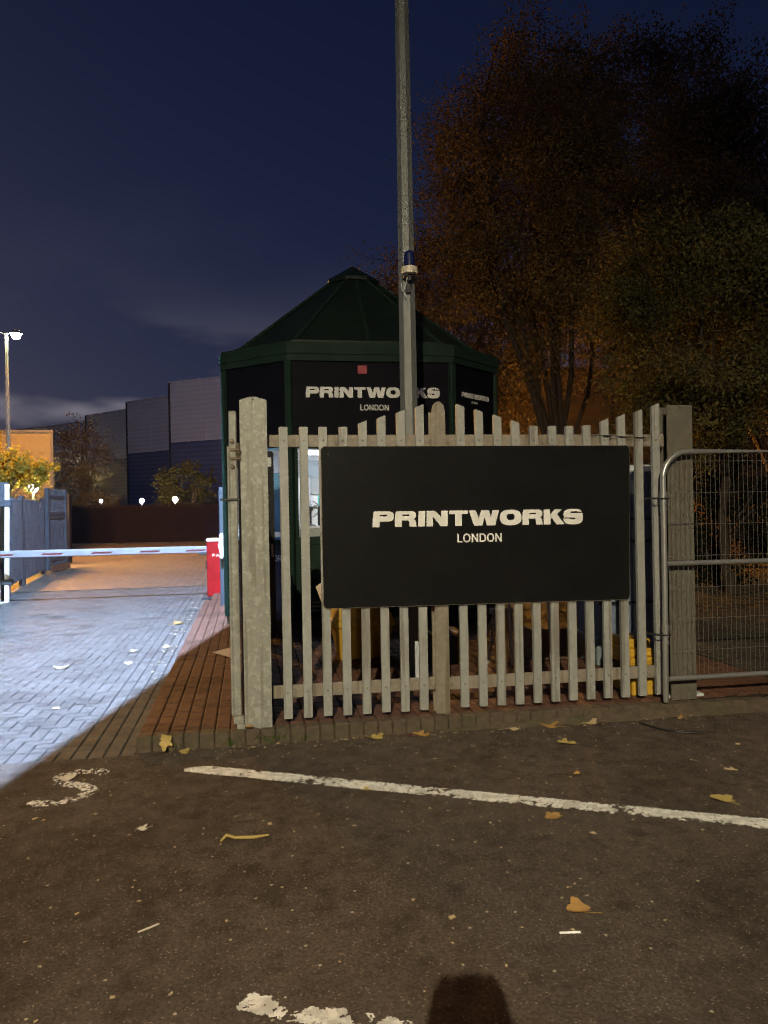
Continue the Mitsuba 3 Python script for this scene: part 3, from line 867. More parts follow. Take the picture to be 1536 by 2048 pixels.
put(gh + '__floor_slab', cat([band(0.02, -1.2, 0.09, 0.20), cb(0.5, 2.6, 10.3, 12.1, 0.1, 0.2)]), 'kerb_stone')
for i in range(8):
    x, y = OCT[i]
    c = (OCT[i] - OC) / np.linalg.norm(OCT[i] - OC)
    a = math.degrees(math.atan2(c[1], c[0]))
    m = cb(-0.045, 0.045, -0.045, 0.045, 0.20, 3.42, 0.008)
    put(gh + '__corner_post', frame(m, (x - c[0] * 0.01, y - c[1] * 0.01, 0), (math.cos(math.radians(a)), math.sin(math.radians(a)), 0), (-math.sin(math.radians(a)), math.cos(math.radians(a)), 0), (0, 0, 1)), 'green_paint')
for i in range(8):
    put(gh + '__lower_panel', facet(i, 0.045, 0.045, 0.20, 1.14, 0.0, 0.05), 'navy_panel' if i == 7 else 'green_paint')
    put(gh + '__window_sill', facet(i, 0.045, 0.045, 1.142, 1.20, 0.02, 0.10), 'green_paint')
    put(gh + '__fascia_panel', facet(i, 0.040, 0.040, 2.392, 3.417, 0.008, 0.04), 'fascia_black')
    put(gh + '__window_head', facet(i, 0.045, 0.045, 2.362, 2.391, 0.004, 0.07), 'green_paint')
    w = put(gh + '__window', cat([facet(i, 0.046, 0.046, 1.202, 1.24, -0.01, 0.04), facet(i, 0.046, 0.046, 2.338, 2.361, -0.01, 0.04)] +
            [facet(i, s, np.linalg.norm(OCT[(i + 1) % 8] - OCT[i]) - s - 0.05, 1.241, 2.337, -0.01, 0.04) for s in ((0.046, 1.0, np.linalg.norm(OCT[(i + 1) % 8] - OCT[i]) - 0.096) if i in (0, 2, 4, 6) else (0.046, np.linalg.norm(OCT[(i + 1) % 8] - OCT[i]) - 0.096))]), 'sky_blue' if i == 7 else 'green_paint')
    a, b = OCT[i], OCT[(i + 1) % 8]
    t = (b - a) / np.linalg.norm(b - a)
    nr = np.array([t[1], -t[0]])
    p0, p1 = a + t * 0.09 - nr * 0.03, b - t * 0.09 - nr * 0.03
    put(w + '__pane', (np.array([[*p0, 1.238], [*p1, 1.238], [*p1, 2.34], [*p0, 2.34]]), np.array([[0, 1, 2], [0, 2, 3]])), 'window_glass')
put(gh + '__eaves_beam', cat([band(0.045, -0.10, 3.42, 3.50), band(0.060, -0.10, 3.502, 3.60), band(0.035, -0.16, 3.602, 3.655)]), 'green_paint')
put(gh + '__ceiling', cat([band(-0.05, -1.2, 2.42, 2.46), bx(0.5, 2.7, 10.4, 12.0, 2.425, 2.455)]), 'room_white')
# roof: eight sheets over rafters, a small cap on top
R0, CAPZ = ring_at(-0.20, 3.70), 4.86
R0[:, 2] = 3.66
capc = np.array([(math.cos(a) * 0.33 + OC[0], math.sin(a) * 0.33 + OC[1], CAPZ) for a in (np.arange(8) * math.pi / 4 - math.pi / 2 - math.pi / 8)])
rf = gh + '__roof'
gut = band(-0.14, -0.30, 3.656, 3.715)
put(rf, gut, 'roof_green')
for i in range(8):
    j = (i + 1) % 8
    q = np.array([R0[i], R0[j], capc[j], capc[i]])
    q[:2, 2] += 0.03
    nq = np.cross(q[1] - q[0], q[3] - q[0])
    nq /= np.linalg.norm(nq)
    v = np.vstack([q, q - nq * 0.03])
    put(rf + '__sheet', (v, np.vstack([[[0, 1, 2], [0, 2, 3]], [[4, 6, 5], [4, 7, 6]], [[0, 4, 5], [0, 5, 1]], [[1, 5, 6], [1, 6, 2]]])), 'roof_green')
    put(rf + '__rafter', tube([q[0] + nq * 0.008, q[3] + nq * 0.008], [0.032, 0.026], 6), 'green_paint')
for i in (0, 4, 2, 6):
    a = (R0[i] + R0[(i + 1) % 8]) / 2
    b = (capc[i] + capc[(i + 1) % 8]) / 2
    put(rf + '__batten', tube([a + [0, 0, 0.045], b + [0, 0, 0.012]], [0.03, 0.025], 6), 'green_paint')
tip = np.array([OC[0], OC[1], 5.14])
cv = [np.array([*(OC + (c[:2] - OC) * s), z]) for s, z in ((1.22, 4.84), (1.22, 4.89)) for c in capc] + [tip]
cf = []
for i in range(8):
    j = (i + 1) % 8
    cf += [(i, j, 8 + j), (i, 8 + j, 8 + i), (8 + i, 8 + j, 16)]
put(rf + '__cap', (np.array(cv), np.array(cf)), 'roof_green')
# lettering on the fascia
fy = 9.57 - 0.0105
put(gh + '__front_lettering', frame(big_text(1.715, 0.132), (0.726, fy, 2.969), (1, 0, 0), (0, 0, 1), (0, 1, 0)), 'letter_white')
put(gh + '__front_small_lettering', frame(small_text('LONDON', 0.365, 0.068, True), (1.407, fy, 2.812), (1, 0, 0), (0, 0, 1), (0, 1, 0)), 'letter_white')
t = (OCT[2] - OCT[1]) / np.linalg.norm(OCT[2] - OCT[1])
nr = np.array([t[1], -t[0]])
o = OCT[1] + t * 0.22 + nr * 0.0105
put(gh + '__side_lettering', frame(big_text(0.70, 0.064), (o[0], o[1], 3.015), (t[0], t[1], 0), (0, 0, 1), (-nr[0], -nr[1], 0)), 'letter_white')
o = OCT[1] + t * 0.45 + nr * 0.0105
put(gh + '__side_small_lettering', frame(small_text('LONDON', 0.17, 0.03), (o[0], o[1], 2.95), (t[0], t[1], 0), (0, 0, 1), (-nr[0], -nr[1], 0)), 'board_grey')
# lettering on the navy panel of the left corner wall
t = (OCT[0] - OCT[7]) / np.linalg.norm(OCT[0] - OCT[7])
nr = np.array([t[1], -t[0]])
o = OCT[7] + t * 0.79 + nr * 0.002
put(gh + '__panel_lettering', frame(small_text('ORS', 0.185, 0.072, True), (o[0], o[1], 0.94), (t[0], t[1], 0), (0, 0, 1), (-nr[0], -nr[1], 0)), 'letter_white')
# red square given its own glow
ri = gh + '__red_square'
scene[ri] = ply(cb(1.382, 1.500, 9.548, 9.561, 3.268, 3.372, 0.006), 'black_plastic')
scene[ri]['emitter'] = {'type': 'area', 'radiance': rgb((0.13, 0.004, 0.007)), 'sampling_weight': 0.3}
labels[ri] = {'label': 'small glowing red square on the black fascia'}
# plinth vents
for z in (0.31, 0.36, 0.41):
    put(gh + '__vent_slat', cb(0.62, 0.86, 9.545, 9.568, z, z + 0.028, 0.004), 'weathered_rail')
# room inside
put(gh + '__back_wall', bx(-0.15, 3.3, 11.30, 11.36, 0.2, 2.42), 'room_white')
put(gh + '__lintel_panel', bx(0.62, 3.2, 11.26, 11.298, 2.05, 2.30), 'room_grey')
lt = thing('ceiling_light', 'bright white ceiling light glowing inside the gatehouse', 'lamp')
lm = cb(0.80, 1.16, 10.50, 10.74, 2.345, 2.385, 0.01)
scene[lt + '__diffuser'] = ply(lm, 'white_paint')
scene[lt + '__diffuser']['emitter'] = {'type': 'area', 'radiance': rgb((44.0, 48.0, 54.0)), 'sampling_weight': 2.5}
put(lt + '__casing', cb(0.78, 1.18, 10.48, 10.76, 2.3855, 2.4195, 0.004), 'white_paint')
wb = thing('notice_board', 'grey pin board on the white wall inside the gatehouse', 'board')
put(wb + '__panel', cb(0.905, 1.9, 11.275, 11.297, 1.80, 2.17, 0.003), 'board_grey')
for x, z in ((0.915, 2.16), (0.915, 1.81)):
    put(wb + '__pin', ball((x, 11.272, z), 0.006, 1), 'black_plastic')
k = thing('poster', 'teal poster on the gatehouse wall below the pin board', 'poster')
put(k, cb(1.01, 1.22, 11.285, 11.2985, 1.42, 1.79, 0.002), 'teal')
k = thing('roller_blind', 'blue blind hanging in the left window of the gatehouse', 'blind')
put(k, facet(7, 0.55, 0.30, 1.30, 2.05, -0.14, 0.02), 'sky_blue')
dk = thing('desk', 'pale desk under the window inside the gatehouse', 'desk')
put(dk + '__top', cb(0.62, 2.4, 9.72, 10.25, 1.335, 1.365, 0.004), 'room_white')
put(dk + '__front', cb(0.64, 2.38, 9.74, 9.76, 0.5, 1.334, 0.003), 'board_grey')
put(dk + '__leg', cb(0.66, 0.70, 10.15, 10.19, 0.2, 1.334, 0.003), 'board_grey')
put(dk + '__leg_001', cb(2.30, 2.34, 10.15, 10.19, 0.2, 1.334, 0.003), 'board_grey')
fan = thing('desk_fan', 'round wire desk fan standing inside the gatehouse window', 'fan')
fc = np.array([0.80, 10.02, 1.585])
ringpts = [fc + 0.105 * np.array([math.cos(t), 0, math.sin(t)]) for t in np.linspace(0, 2 * math.pi, 33)]
put(fan + '__guard', cat([tube(ringpts, 0.005, 6, False)] + [tube([fc + 0.03 * np.array([math.cos(t), -0.3, math.sin(t)]), fc + 0.105 * np.array([math.cos(t), 0, math.sin(t)])], 0.0014, 4, False) for t in np.linspace(0, 2 * math.pi, 25)[:-1]]), 'dark_trim', True)
for t0 in (0.3, 2.4, 4.5):
    put(fan + '__blade', (np.array([fc + np.array([r * math.cos(t0 + s), 0.02 + 0.02 * s, r * math.sin(t0 + s)]) for r, s in ((0.02, 0), (0.09, -0.35), (0.095, 0.35), (0.02, 0.5))]), np.array([[0, 1, 2], [0, 2, 3]])), 'slate_plastic')
put(fan + '__hub', lathe([(0, -0.02), (0.026, -0.02), (0.032, 0.0), (0.03, 0.06), (0, 0.07)], fc, 14, axis=[[1, 0, 0], [0, 0, 1], [0, 1, 0]]), 'dark_trim', 40)
put(fan + '__stand', cat([tube([fc + [0, 0.03, 0], (fc[0], fc[1] + 0.03, 1.385)], 0.012, 8), lathe([(0, 0.022), (0.05, 0.018), (0.07, 0.0), (0, 0)], (fc[0], fc[1] + 0.02, 1.366), 16)]), 'dark_trim', 40)
ch = thing('office_chair', 'dark office chair back showing above the desk in the gatehouse', 'chair')
put(ch + '__backrest', cb(0.93, 1.42, 10.42, 10.48, 1.15, 1.62, 0.06), 'coat', 40)
put(ch + '__seat', cb(0.94, 1.41, 10.45, 10.92, 0.98, 1.06, 0.03), 'coat', 40)
put(ch + '__stem', tube([(1.17, 10.68, 0.22), (1.17, 10.68, 0.98)], 0.03, 10), 'black_plastic', 40)
put(ch + '__base', cat([tube([(1.17, 10.68, 0.27), (1.17 + 0.28 * math.cos(t), 10.68 + 0.28 * math.sin(t), 0.225)], 0.018, 6) for t in np.linspace(0, 2 * math.pi, 6)[:-1]]), 'black_plastic')
# the booth door standing open towards the fence, behind the left post
dr_ = thing('booth_door', 'dark door leaf with a white notice standing open behind the gate post', 'door')
dm = np.array([[0.0, 0.0], [0.325, 0.06]])
put(dr_ + '__leaf', frame(extrude(sbox(0.0, 0.15, 0.31, 2.225).buffer(-0.03).buffer(0.03), 0.04), (-0.02, 8.58, 0), (0.985, 0.17, 0), (0, 0, 1), (-0.17, 0.985, 0)), 'black_plastic')
put(dr_ + '__notice', frame(extrude(sbox(0.20, 2.06, 0.285, 2.16), 0.002), (-0.02, 8.5765, 0), (0.985, 0.17, 0), (0, 0, 1), (-0.17, 0.985, 0)), 'letter_white')
put(dr_ + '__handle', frame(cat([bx(0.265, 0.285, -0.03, 0, 1.06, 1.20)]), (-0.02, 8.575, 0), (0.985, 0.17, 0), (-0.17, 0.985, 0), (0, 0, 1)), 'bright_tube')

# ------------------------------------------------------------------ things stored behind the fence
yb = thing('grit_bin', 'yellow grit bin with a lid rim standing behind the left pales', 'bin')
bin_in = [np.array([[0.80 + s, 7.35 + s, z], [1.36 - s, 7.35 + s, z], [1.36 - s, 7.85 - s, z], [0.80 + s, 7.85 - s, z]]) for s, z in ((0.06, 0.11), (0.0, 0.42))]
put(yb + '__body', loft(bin_in), 'yellow_plastic')
put(yb + '__rim', cb(0.775, 1.385, 7.325, 7.875, 0.422, 0.50, 0.012), 'yellow_plastic')
put(yb + '__lid', loft([np.array([[0.79 + s, 7.34 + s, z], [1.37 - s, 7.34 + s, z], [1.37 - s, 7.86 - s, z], [0.79 + s, 7.86 - s, z]]) for s, z in ((0.0, 0.502), (0.05, 0.62), (0.16, 0.70))]), 'yellow_plastic')
for x in (0.83, 1.0, 1.16, 1.30):
    put(yb + '__rib', loft([np.array([[x - 0.015, 7.335 + s, z], [x + 0.015, 7.335 + s, z], [x + 0.015, 7.37 + s, z], [x - 0.015, 7.37 + s, z]]) for s, z in ((0.058, 0.115), (0.0, 0.42))]), 'yellow_plastic')
rb = thing('rubber_ramp', 'black and yellow rubber ramp lying behind the middle post', 'ramp')
for i, x in enumerate((1.58, 1.66, 1.74, 1.82, 1.90)):
    put(rb + '__block', cb(x, x + 0.078, 6.95, 7.35, 0.10, 0.40 - 0.03 * (i % 2), 0.02), 'yellow_plastic' if i in (1, 4) else 'black_plastic')
k = thing('plank', 'grey board leaning against the foot of the lamp column', 'plank')
put(k, rot(cb(1.322, 1.372, 6.15, 6.17, 0.10, 0.475, 0.003), 1.0, (1.35, 6.2, 0.1)), 'pale_plastic')
ts = thing('trestle', 'grey metal trestle with splayed legs behind the right pales', 'trestle')
for i, (xa, xb) in enumerate(((2.30, 2.17), (2.42, 2.52))):
    put(ts + '__leg', cat([tube([(xa, 7.0, 0.55), (xb, 6.9, 0.105)], 0.014, 8), tube([(xa, 7.05, 0.55), (xb, 7.2, 0.105)], 0.014, 8)]), 'blue_grey_steel')
put(ts + '__top_bar', cb(2.25, 2.47, 6.98, 7.08, 0.55, 0.60, 0.005), 'blue_grey_steel')
cr = thing('wooden_crate', 'brown wooden crate low behind the right hand pales', 'crate')
for z in (0.12, 0.215, 0.31):
    put(cr + '__plank', cb(2.60, 2.98, 6.88, 6.90, z, z + 0.085, 0.004), 'crate_brown')
put(cr + '__box', cb(2.61, 2.97, 6.902, 7.25, 0.105, 0.40, 0.005), 'crate_brown')
for x in (2.61, 2.93):
    put(cr + '__batten', cb(x, x + 0.04, 6.865, 6.879, 0.11, 0.40, 0.003), 'yellow_plastic' if x < 2.7 else 'crate_brown')
pp = thing('pole_bundle', 'thin pale poles leaning behind the right hand pales', 'poles')
for x in (2.36, 2.74, 2.80):
    put(pp + '__pole', tube([(x, 6.75, 0.11), (x - 0.03, 6.80, 1.2)], 0.013, 8), 'pale_plastic')
bb = thing('blue_cabinet', 'tall blue plastic cabinet with a pale rim at the fence end', 'cabinet')
put(bb + '__body', loft([np.array([[3.12 + s, 6.55 + s, z], [3.72 - s, 6.55 + s, z], [3.72 - s, 7.1 - s, z], [3.12 + s, 7.1 - s, z]]) for s, z in ((0.03, 0.36), (0.0, 1.86))]), 'blue_plastic')
put(bb + '__rim', cb(3.09, 3.755, 6.53, 7.12, 1.862, 1.925, 0.008), 'pale_plastic')
for x in (3.17, 3.33, 3.49, 3.65):
    put(bb + '__rib', loft([np.array([[x - 0.02, 6.545 + s, z], [x + 0.02, 6.545 + s, z], [x + 0.02, 6.57 + s, z], [x - 0.02, 6.57 + s, z]]) for s, z in ((0.026, 0.40), (-0.004, 1.83))]), 'slate_plastic')
put(bb + '__foot', cb(3.10, 3.74, 6.55, 7.10, 0.10, 0.358, 0.01), 'slate_plastic')
put(bb + '__label', cb(3.44, 3.52, 6.535, 6.5475, 1.66, 1.78, 0.002), 'pale_plastic')
for z in (1.42, 1.22, 0.66):
    put(bb + '__strap', cb(3.11, 3.73, 6.528, 6.534, z, z + 0.02, 0.001), 'black_plastic')
yk = thing('yellow_blocks', 'stack of stepped yellow plastic blocks against the fence end', 'blocks')
for i, (z0, z1) in enumerate(((0.102, 0.255), (0.325, 0.385), (0.387, 0.452), (0.454, 0.522))):
    for a0, wd in ((2.855, 0.098), (2.956, 0.118)):
        put(yk + '__block', cb(a0, a0 + wd - 0.016 * max(0, i - 1), 5.44 + 0.02 * i, 5.80, z0, z1, 0.008), 'yellow_plastic')
put(yk + '__core', cb(2.87, 3.05, 5.50, 5.79, 0.256, 0.324, 0.004), 'black_plastic')
k = thing('flat_card', 'flat piece of pale card lying on the red footpath by the gate', 'card')
put(k, (np.array([[-0.40, 8.20, 0.106], [-0.20, 7.84, 0.107], [-0.05, 8.0, 0.125], [-0.2, 8.45, 0.108]]), np.array([[0, 1, 2], [0, 2, 3]])), 'cardboard')

# ------------------------------------------------------------------ barrier, posts by the gatehouse
cpb = thing('car_park_barrier', 'red barrier cabinet with a long white boom across the driveway', 'barrier')
put(cpb + '__cabinet', cb(-0.755, -0.36, 14.30, 14.68, 0.04, 1.03, 0.015), 'red_paint')
put(cpb + '__cap', cb(-0.765, -0.35, 14.285, 14.69, 1.032, 1.095, 0.02), 'white_paint')
put(cpb + '__base', cb(-0.85, -0.30, 14.22, 14.75, 0.0, 0.038, 0.006), 'dark_trim')
put(cpb + '__lock', cb(-0.785, -0.757, 14.42, 14.52, 0.54, 0.68, 0.006), 'black_plastic')
put(cpb + '__boom', cb(-5.6, -0.757, 14.36, 14.42, 0.835, 0.962, 0.018), 'boom_paint')
put(cpb + '__boom_clamp', cb(-0.90, -0.7565, 14.345, 14.435, 0.80, 0.834, 0.006), 'dark_trim')
for x in (-4.42, -3.60, -2.77, -1.95, -1.14):
    q = [(x, 0.872), (x + 0.34, 0.872), (x + 0.38, 0.902), (x + 0.04, 0.902)]
    put(cpb + '__stripe', upright(Polygon(q), 0.004, 14.3575), 'stripe_red')
put(cpb + '__badge', frame(small_text('FA', 0.13, 0.05, True), (-0.655, 14.2985, 0.765), (1, 0, 0), (0, 0, 1), (0, 1, 0)), 'letter_white')
put(cpb + '__sticker', cb(-0.52, -0.45, 14.296, 14.2995, 0.27, 0.31, 0.001), 'letter_white')
gp = thing('bollard_post', 'short square grey post carrying a cream box beside the red barrier', 'post')
put(gp + '__shaft', cb(-0.455, -0.325, 12.40, 12.50, 0.09, 1.96, 0.01), 'fence_blue_grey')
put(gp + '__cap_bolt', ball((-0.36, 12.395, 1.93), 0.012, 1), 'bright_tube')
bxk = thing('intercom_box', 'small cream box with black scrawl mounted on the grey post', 'box')
put(bxk + '__case', cb(-0.395, -0.29, 12.25, 12.398, 0.87, 1.225, 0.012), 'cream_plastic')
put(bxk + '__bracket', cat([cb(-0.45, -0.397, 12.28, 12.36, 0.84, 1.24, 0.01), tube([(-0.45, 12.3, 1.1), (-0.47, 12.3, 1.05), (-0.45, 12.3, 0.98)], 0.01, 6)]), 'white_paint')
sc = [(-0.305, 1.11), (-0.335, 1.10), (-0.33, 1.06), (-0.31, 1.05), (-0.335, 1.03), (-0.335, 0.995), (-0.305, 0.985)]
put(bxk + '__scrawl', tube([(x, 12.249, z) for x, z in sc], 0.006, 6), 'black_plastic', True)
# left hand fence and gate along the drive
lf = thing('side_fence', 'tall grey palisade fence along the left side of the driveway', 'fence')


def run(key, A, B, z0, zt, pitch, w, mat, post_mat):
    A, B = np.array(A, float), np.array(B, float)
    L = np.linalg.norm(B - A)
    t = (B - A) / L
    nr = np.array([t[1], -t[0]])
    if nr[0] < 0:
        nr = -nr
    n = int(L / pitch)
    for i in range(n):
        s = (i + 0.5) * pitch
        put(key + '__pale', frame(cb(s - w / 2, s + w / 2, -0.012, 0.012, z0 + RNG.uniform(-.01, .01), zt + RNG.uniform(-.02, .02), 0.003), (A[0], A[1], 0), (t[0], t[1], 0), (nr[0], nr[1], 0), (0, 0, 1)), mat)
    for z in (z0 + 0.28, zt - 0.25):
        put(key + '__rail', frame(cb(0, L, -0.06, -0.014, z - 0.03, z + 0.03, 0.003), (A[0], A[1], 0), (t[0], t[1], 0), (nr[0], nr[1], 0), (0, 0, 1)), mat)
    for s in (0, L):
        put(key + '__post', frame(cb(s - 0.05, s + 0.05, -0.08, 0.02, 0.0, zt + 0.08, 0.006), (A[0], A[1], 0), (t[0], t[1], 0), (nr[0], nr[1], 0), (0, 0, 1)), post_mat)


run(lf, (-4.62, 15.6), (-5.05, 18.6), 0.16, 1.95, 0.125, 0.07, 'fence_blue_grey', 'dark_trim')
run(lf, (-5.05, 18.72), (-5.42, 22.0), 0.12, 1.95, 0.125, 0.07, 'fence_blue_grey', 'dark_trim')
put(lf + '__tall_post', cb(-4.56, -4.42, 15.35, 15.47, 0.0, 2.2, 0.01), 'fence_blue_grey')
put(lf + '__tall_post_001', cb(-5.0, -4.86, 15.35, 15.47, 0.0, 2.2, 0.01), 'fence_blue_grey')
put(lf + '__top_bar', cb(-5.6, -4.30, 15.33, 15.346, 1.84, 1.90, 0.004), 'fence_blue_grey')
put(lf + '__notice', frame(cb(0, 0.16, -0.02, -0.015, 1.78, 1.93, 0.002), (-5.34, 21.2, 0), (-0.11, 0.99, 0), (-0.99, -0.11, 0), (0, 0, 1)), 'letter_white')
g2 = thing('side_gate', 'framed grey gate leaf at the far end of the left fence', 'gate')
A, B = np.array([-5.41, 22.25]), np.array([-5.31, 24.0])
L = np.linalg.norm(B - A)
t = (B - A) / L
nr = np.array([t[1], -t[0]])


def gpart(s0, s1, d0, d1, z0, z1):
    return frame(cb(s0, s1, d0, d1, z0, z1, 0.004), (A[0], A[1], 0), (t[0], t[1], 0), (nr[0], nr[1], 0), (0, 0, 1))


put(g2 + '__stile', gpart(0, 0.14, -0.05, 0.05, 0.06, 2.33), 'fence_blue_grey')
put(g2 + '__stile_001', gpart(L - 0.14, L, -0.05, 0.05, 0.06, 2.33), 'fence_blue_grey')
for z in (0.12, 0.30, 1.48, 1.58, 2.05):
    put(g2 + '__rail', gpart(0.14, L - 0.14, -0.03, 0.03, z, z + 0.09), 'fence_blue_grey')
for i in range(13):
    s = 0.2 + i * 0.112
    put(g2 + '__bar', gpart(s, s + 0.03, -0.012, 0.012, 0.21, 2.31), 'fence_blue_grey')
put(g2 + '__sheet', gpart(0.16, L - 0.16, -0.032, -0.026, 0.4, 1.5), 'galvanised_pale')
put(g2 + '__kick_board', gpart(0.05, L + 0.1, 0.055, 0.09, 0.02, 0.20), 'crate_brown')
br = thing('boom_rest', 'white boom rest post standing in front of the left fence', 'post')
put(br + '__shaft', tube([(-4.33, 14.9, 0.0), (-4.29, 14.9, 2.15)], 0.045, 10), 'white_paint', 40)
put(br + '__clamp', cb(-4.40, -4.22, 14.84, 14.96, 0.33, 0.43, 0.01), 'fence_blue_grey')
put(br + '__clamp', cb(-4.40, -4.22, 14.84, 14.96, 1.74, 1.86, 0.01), 'fence_blue_grey')
k = thing('marker_post', 'short white post at the very left edge below the boom', 'post')
put(k + '__shaft', cb(-4.50, -4.40, 14.72, 14.80, 0.0, 0.82, 0.01), 'white_paint')
put(k + '__foot', cb(-4.55, -4.35, 14.68, 14.84, 0.0, 0.03, 0.004), 'white_paint')
# far fence across the yard
ff = thing('far_fence', 'dark palisade fence across the far end of the driveway', 'fence')
pal = []
A, B = np.array([-12.5, 44.5]), np.array([1.5, 42.4])
L = np.linalg.norm(B - A)
t = (B - A) / L
nr = np.array([-t[1], t[0]])
for i in range(int(L / 0.135)):
    s = 0.135 * i
    pal.append(frame(bx(s, s + 0.10, -0.01, 0.01, 0.05, 2.10 + RNG.uniform(-0.02, 0.02)), (A[0], A[1], 0), (t[0], t[1], 0), (nr[0], nr[1], 0), (0, 0, 1)))
put(ff + '__pales', cat(pal), 'far_fence_paint')
stuff(ff + '__pales')
for z in (0.35, 1.8):
    put(ff + '__rail', frame(cb(0, L, 0.012, 0.06, z, z + 0.06), (A[0], A[1], 0), (t[0], t[1], 0), (nr[0], nr[1], 0), (0, 0, 1)), 'far_fence_paint')
put(ff + '__backing_sheet', frame(bx(0, L * 0.72, 0.065, 0.075, 0.05, 1.95), (A[0], A[1], 0), (t[0], t[1], 0), (nr[0], nr[1], 0), (0, 0, 1)), 'far_fence_paint')
for i in range(6):
    s = L * i / 5
    put(ff + '__post', frame(cb(s - 0.06, s + 0.06, -0.02, 0.1, 0, 2.3), (A[0], A[1], 0), (t[0], t[1], 0), (nr[0], nr[1], 0), (0, 0, 1)), 'far_fence_paint')

# ------------------------------------------------------------------ buildings
wh = thing('stepped_warehouse', 'large clad warehouse with stepped bays beyond the far fence', 'warehouse')
bays = [((8.0, 52.0), (-5.93, 61.97), 11.75), ((-5.93, 68.2), (-10.75, 73.0), 11.75), ((-10.9, 77.6), (-16.35, 83.5), 11.8), ((-16.5, 85.0), (-30.0, 97.0), 11.4)]
for i, (a, b, h) in enumerate(bays):
    a, b = np.array(a), np.array(b)
    t = (b - a) / np.linalg.norm(b - a)
    L = np.linalg.norm(b - a)
    nr = np.array([-t[1], t[0]])
    if nr @ (-a) < 0:
        nr = -nr

    def wp_(s0, s1, d0, d1, z0, z1):
        return frame(bx(s0, s1, d0, d1, z0, z1), (a[0], a[1], 0), (t[0], t[1], 0), (nr[0], nr[1], 0), (0, 0, 1))
    w = put(wh + '__bay_wall', wp_(0, L, -8, 0, 7.12, h), 'cladding_grey')
    put(wh + '__lower_band', wp_(0, L, -8, -0.05, 0, 7.118), 'cladding_navy')
    put(wh + '__parapet', wp_(-0.05, L + 0.05, -0.15, 0.06, h + 0.002, h + 0.10), 'cladding_grey')
    put(wh + '__corner_trim', wp_(L - 0.14, L + 0.03, 0.003, 0.06, 0, h), 'dark_trim')
    nj = int(L / 3.2)
    for kx in range(1, nj):
        put(wh + '__cover_strip', wp_(kx * L / nj - 0.04, kx * L / nj + 0.04, 0.002, 0.03, 7.125, h), 'cladding_grey')
sh = thing('beige_shed', 'flat roofed beige shed lit orange behind the left street lamp', 'shed')
put(sh + '__front_wall', bx(-17, -7.98, 33.95, 34.25, 0, 5.02), 'cladding_beige')
put(sh + '__side_wall', frame(extrude(Polygon([(-17, 34.252), (-7.98, 34.252), (-11.6, 46), (-17, 46)]), 5.0), (0, 0, 0), (1, 0, 0), (0, 1, 0), (0, 0, 1)), 'cladding_beige')
put(sh + '__roof_edge', frame(extrude(Polygon([(-17.05, 33.88), (-7.92, 33.88), (-7.92, 34.3), (-11.6, 46.1), (-17.05, 46.1)]), 0.12), (0, 0, 5.022), (1, 0, 0), (0, 1, 0), (0, 0, 1)), 'dark_trim')
for z in (1.25, 2.5, 3.75):
    put(sh + '__sheet_joint', bx(-17, -7.97, 33.935, 33.948, z, z + 0.035), 'dark_trim')
put(sh + '__corner_trim', bx(-8.06, -7.94, 33.90, 33.946, 0, 5.02), 'dark_trim')
lo = thing('low_wall', 'low dark wall in front of the beige shed behind the left fence', 'wall')
put(lo, cb(-14, -5.75, 26.6, 26.85, 0, 2.25, 0.02), 'far_fence_paint')
rs = thing('rear_shed', 'pinkish clad shed glimpsed through the trees on the right', 'shed')
put(rs + '__wall', bx(6.2, 34, 27.0, 27.3, 0, 6.6), 'cladding_pink')
put(rs + '__roof_edge', bx(6.1, 34, 26.9, 33, 6.602, 6.75), 'dark_trim')
for x in np.arange(7.5, 30, 3.0):
    put(rs + '__cover_strip', bx(x, x + 0.1, 26.95, 26.998, 0, 6.6), 'dark_trim')
rw = thing('garden_wall', 'dark low wall behind the trees on the right', 'wall')
put(rw, cb(8.8, 34, 19.9, 20.1, 0.09, 1.6, 0.02), 'crate_brown')

# ------------------------------------------------------------------ lamps


def street_lamp(lbl, x, y, h, heads, power, colour, weight, r=0.12, pole_mat='column_steel', rim=0.03):
    k = thing('street_lamp', lbl, 'street lamp')
    put(k + '__pole', loft([oct_ring(0.085, 0.0, x, y), oct_ring(0.075, h * 0.3, x, y), oct_ring(0.05, h + 0.05, x, y)]), pole_mat)
    put(k + '__base', loft([oct_ring(0.11, 0.0, x, y), oct_ring(0.105, 0.9, x, y), oct_ring(0.09, 0.95, x, y)]), pole_mat)
    for dx, dy in heads:
        put(k + '__arm', tube([(x, y, h), (x + dx * 0.6, y + dy * 0.6, h + 0.10), (x + dx, y + dy, h + 0.12)], 0.025, 8), 'dark_trim')
        put(k + '__hood', lathe([(0, 0.18), (0.10, 0.16), (0.19, 0.07), (0.21, rim), (0.20, rim), (0.17, 0.07), (0.0, 0.13)], (x + dx, y + dy, h), 20), 'dark_trim', 40)
        key = k + '__lens'
        while key in scene:
            key = k + '__lens_001'
        lamp(key, ball((x + dx, y + dy, h - 0.02), r, 2), power, colour, weight, math.pi * r * r)
    return k


SOD = (1.0, 0.42, 0.065)
street_lamp('tall street lamp glowing orange above the left fence', -7.93, 27.8, 7.72, ((0.30, 0.0), (-0.44, 0.0)), 430.0, SOD, 4, 0.16, 'column_steel')
street_lamp('street lamp standing behind the viewer on the left', -2.90, -10.5, 8.0, ((0.05, 0.25),), 1010.0, (1.0, 0.885, 0.62), 12, 0.055, 'column_steel', -0.06)
street_lamp('dim street lamp standing farther behind the viewer', -6.2, -15.0, 10.5, ((0.05, 0.25),), 130.0, (1.0, 0.885, 0.62), 3, 0.08, 'column_steel', -0.06)


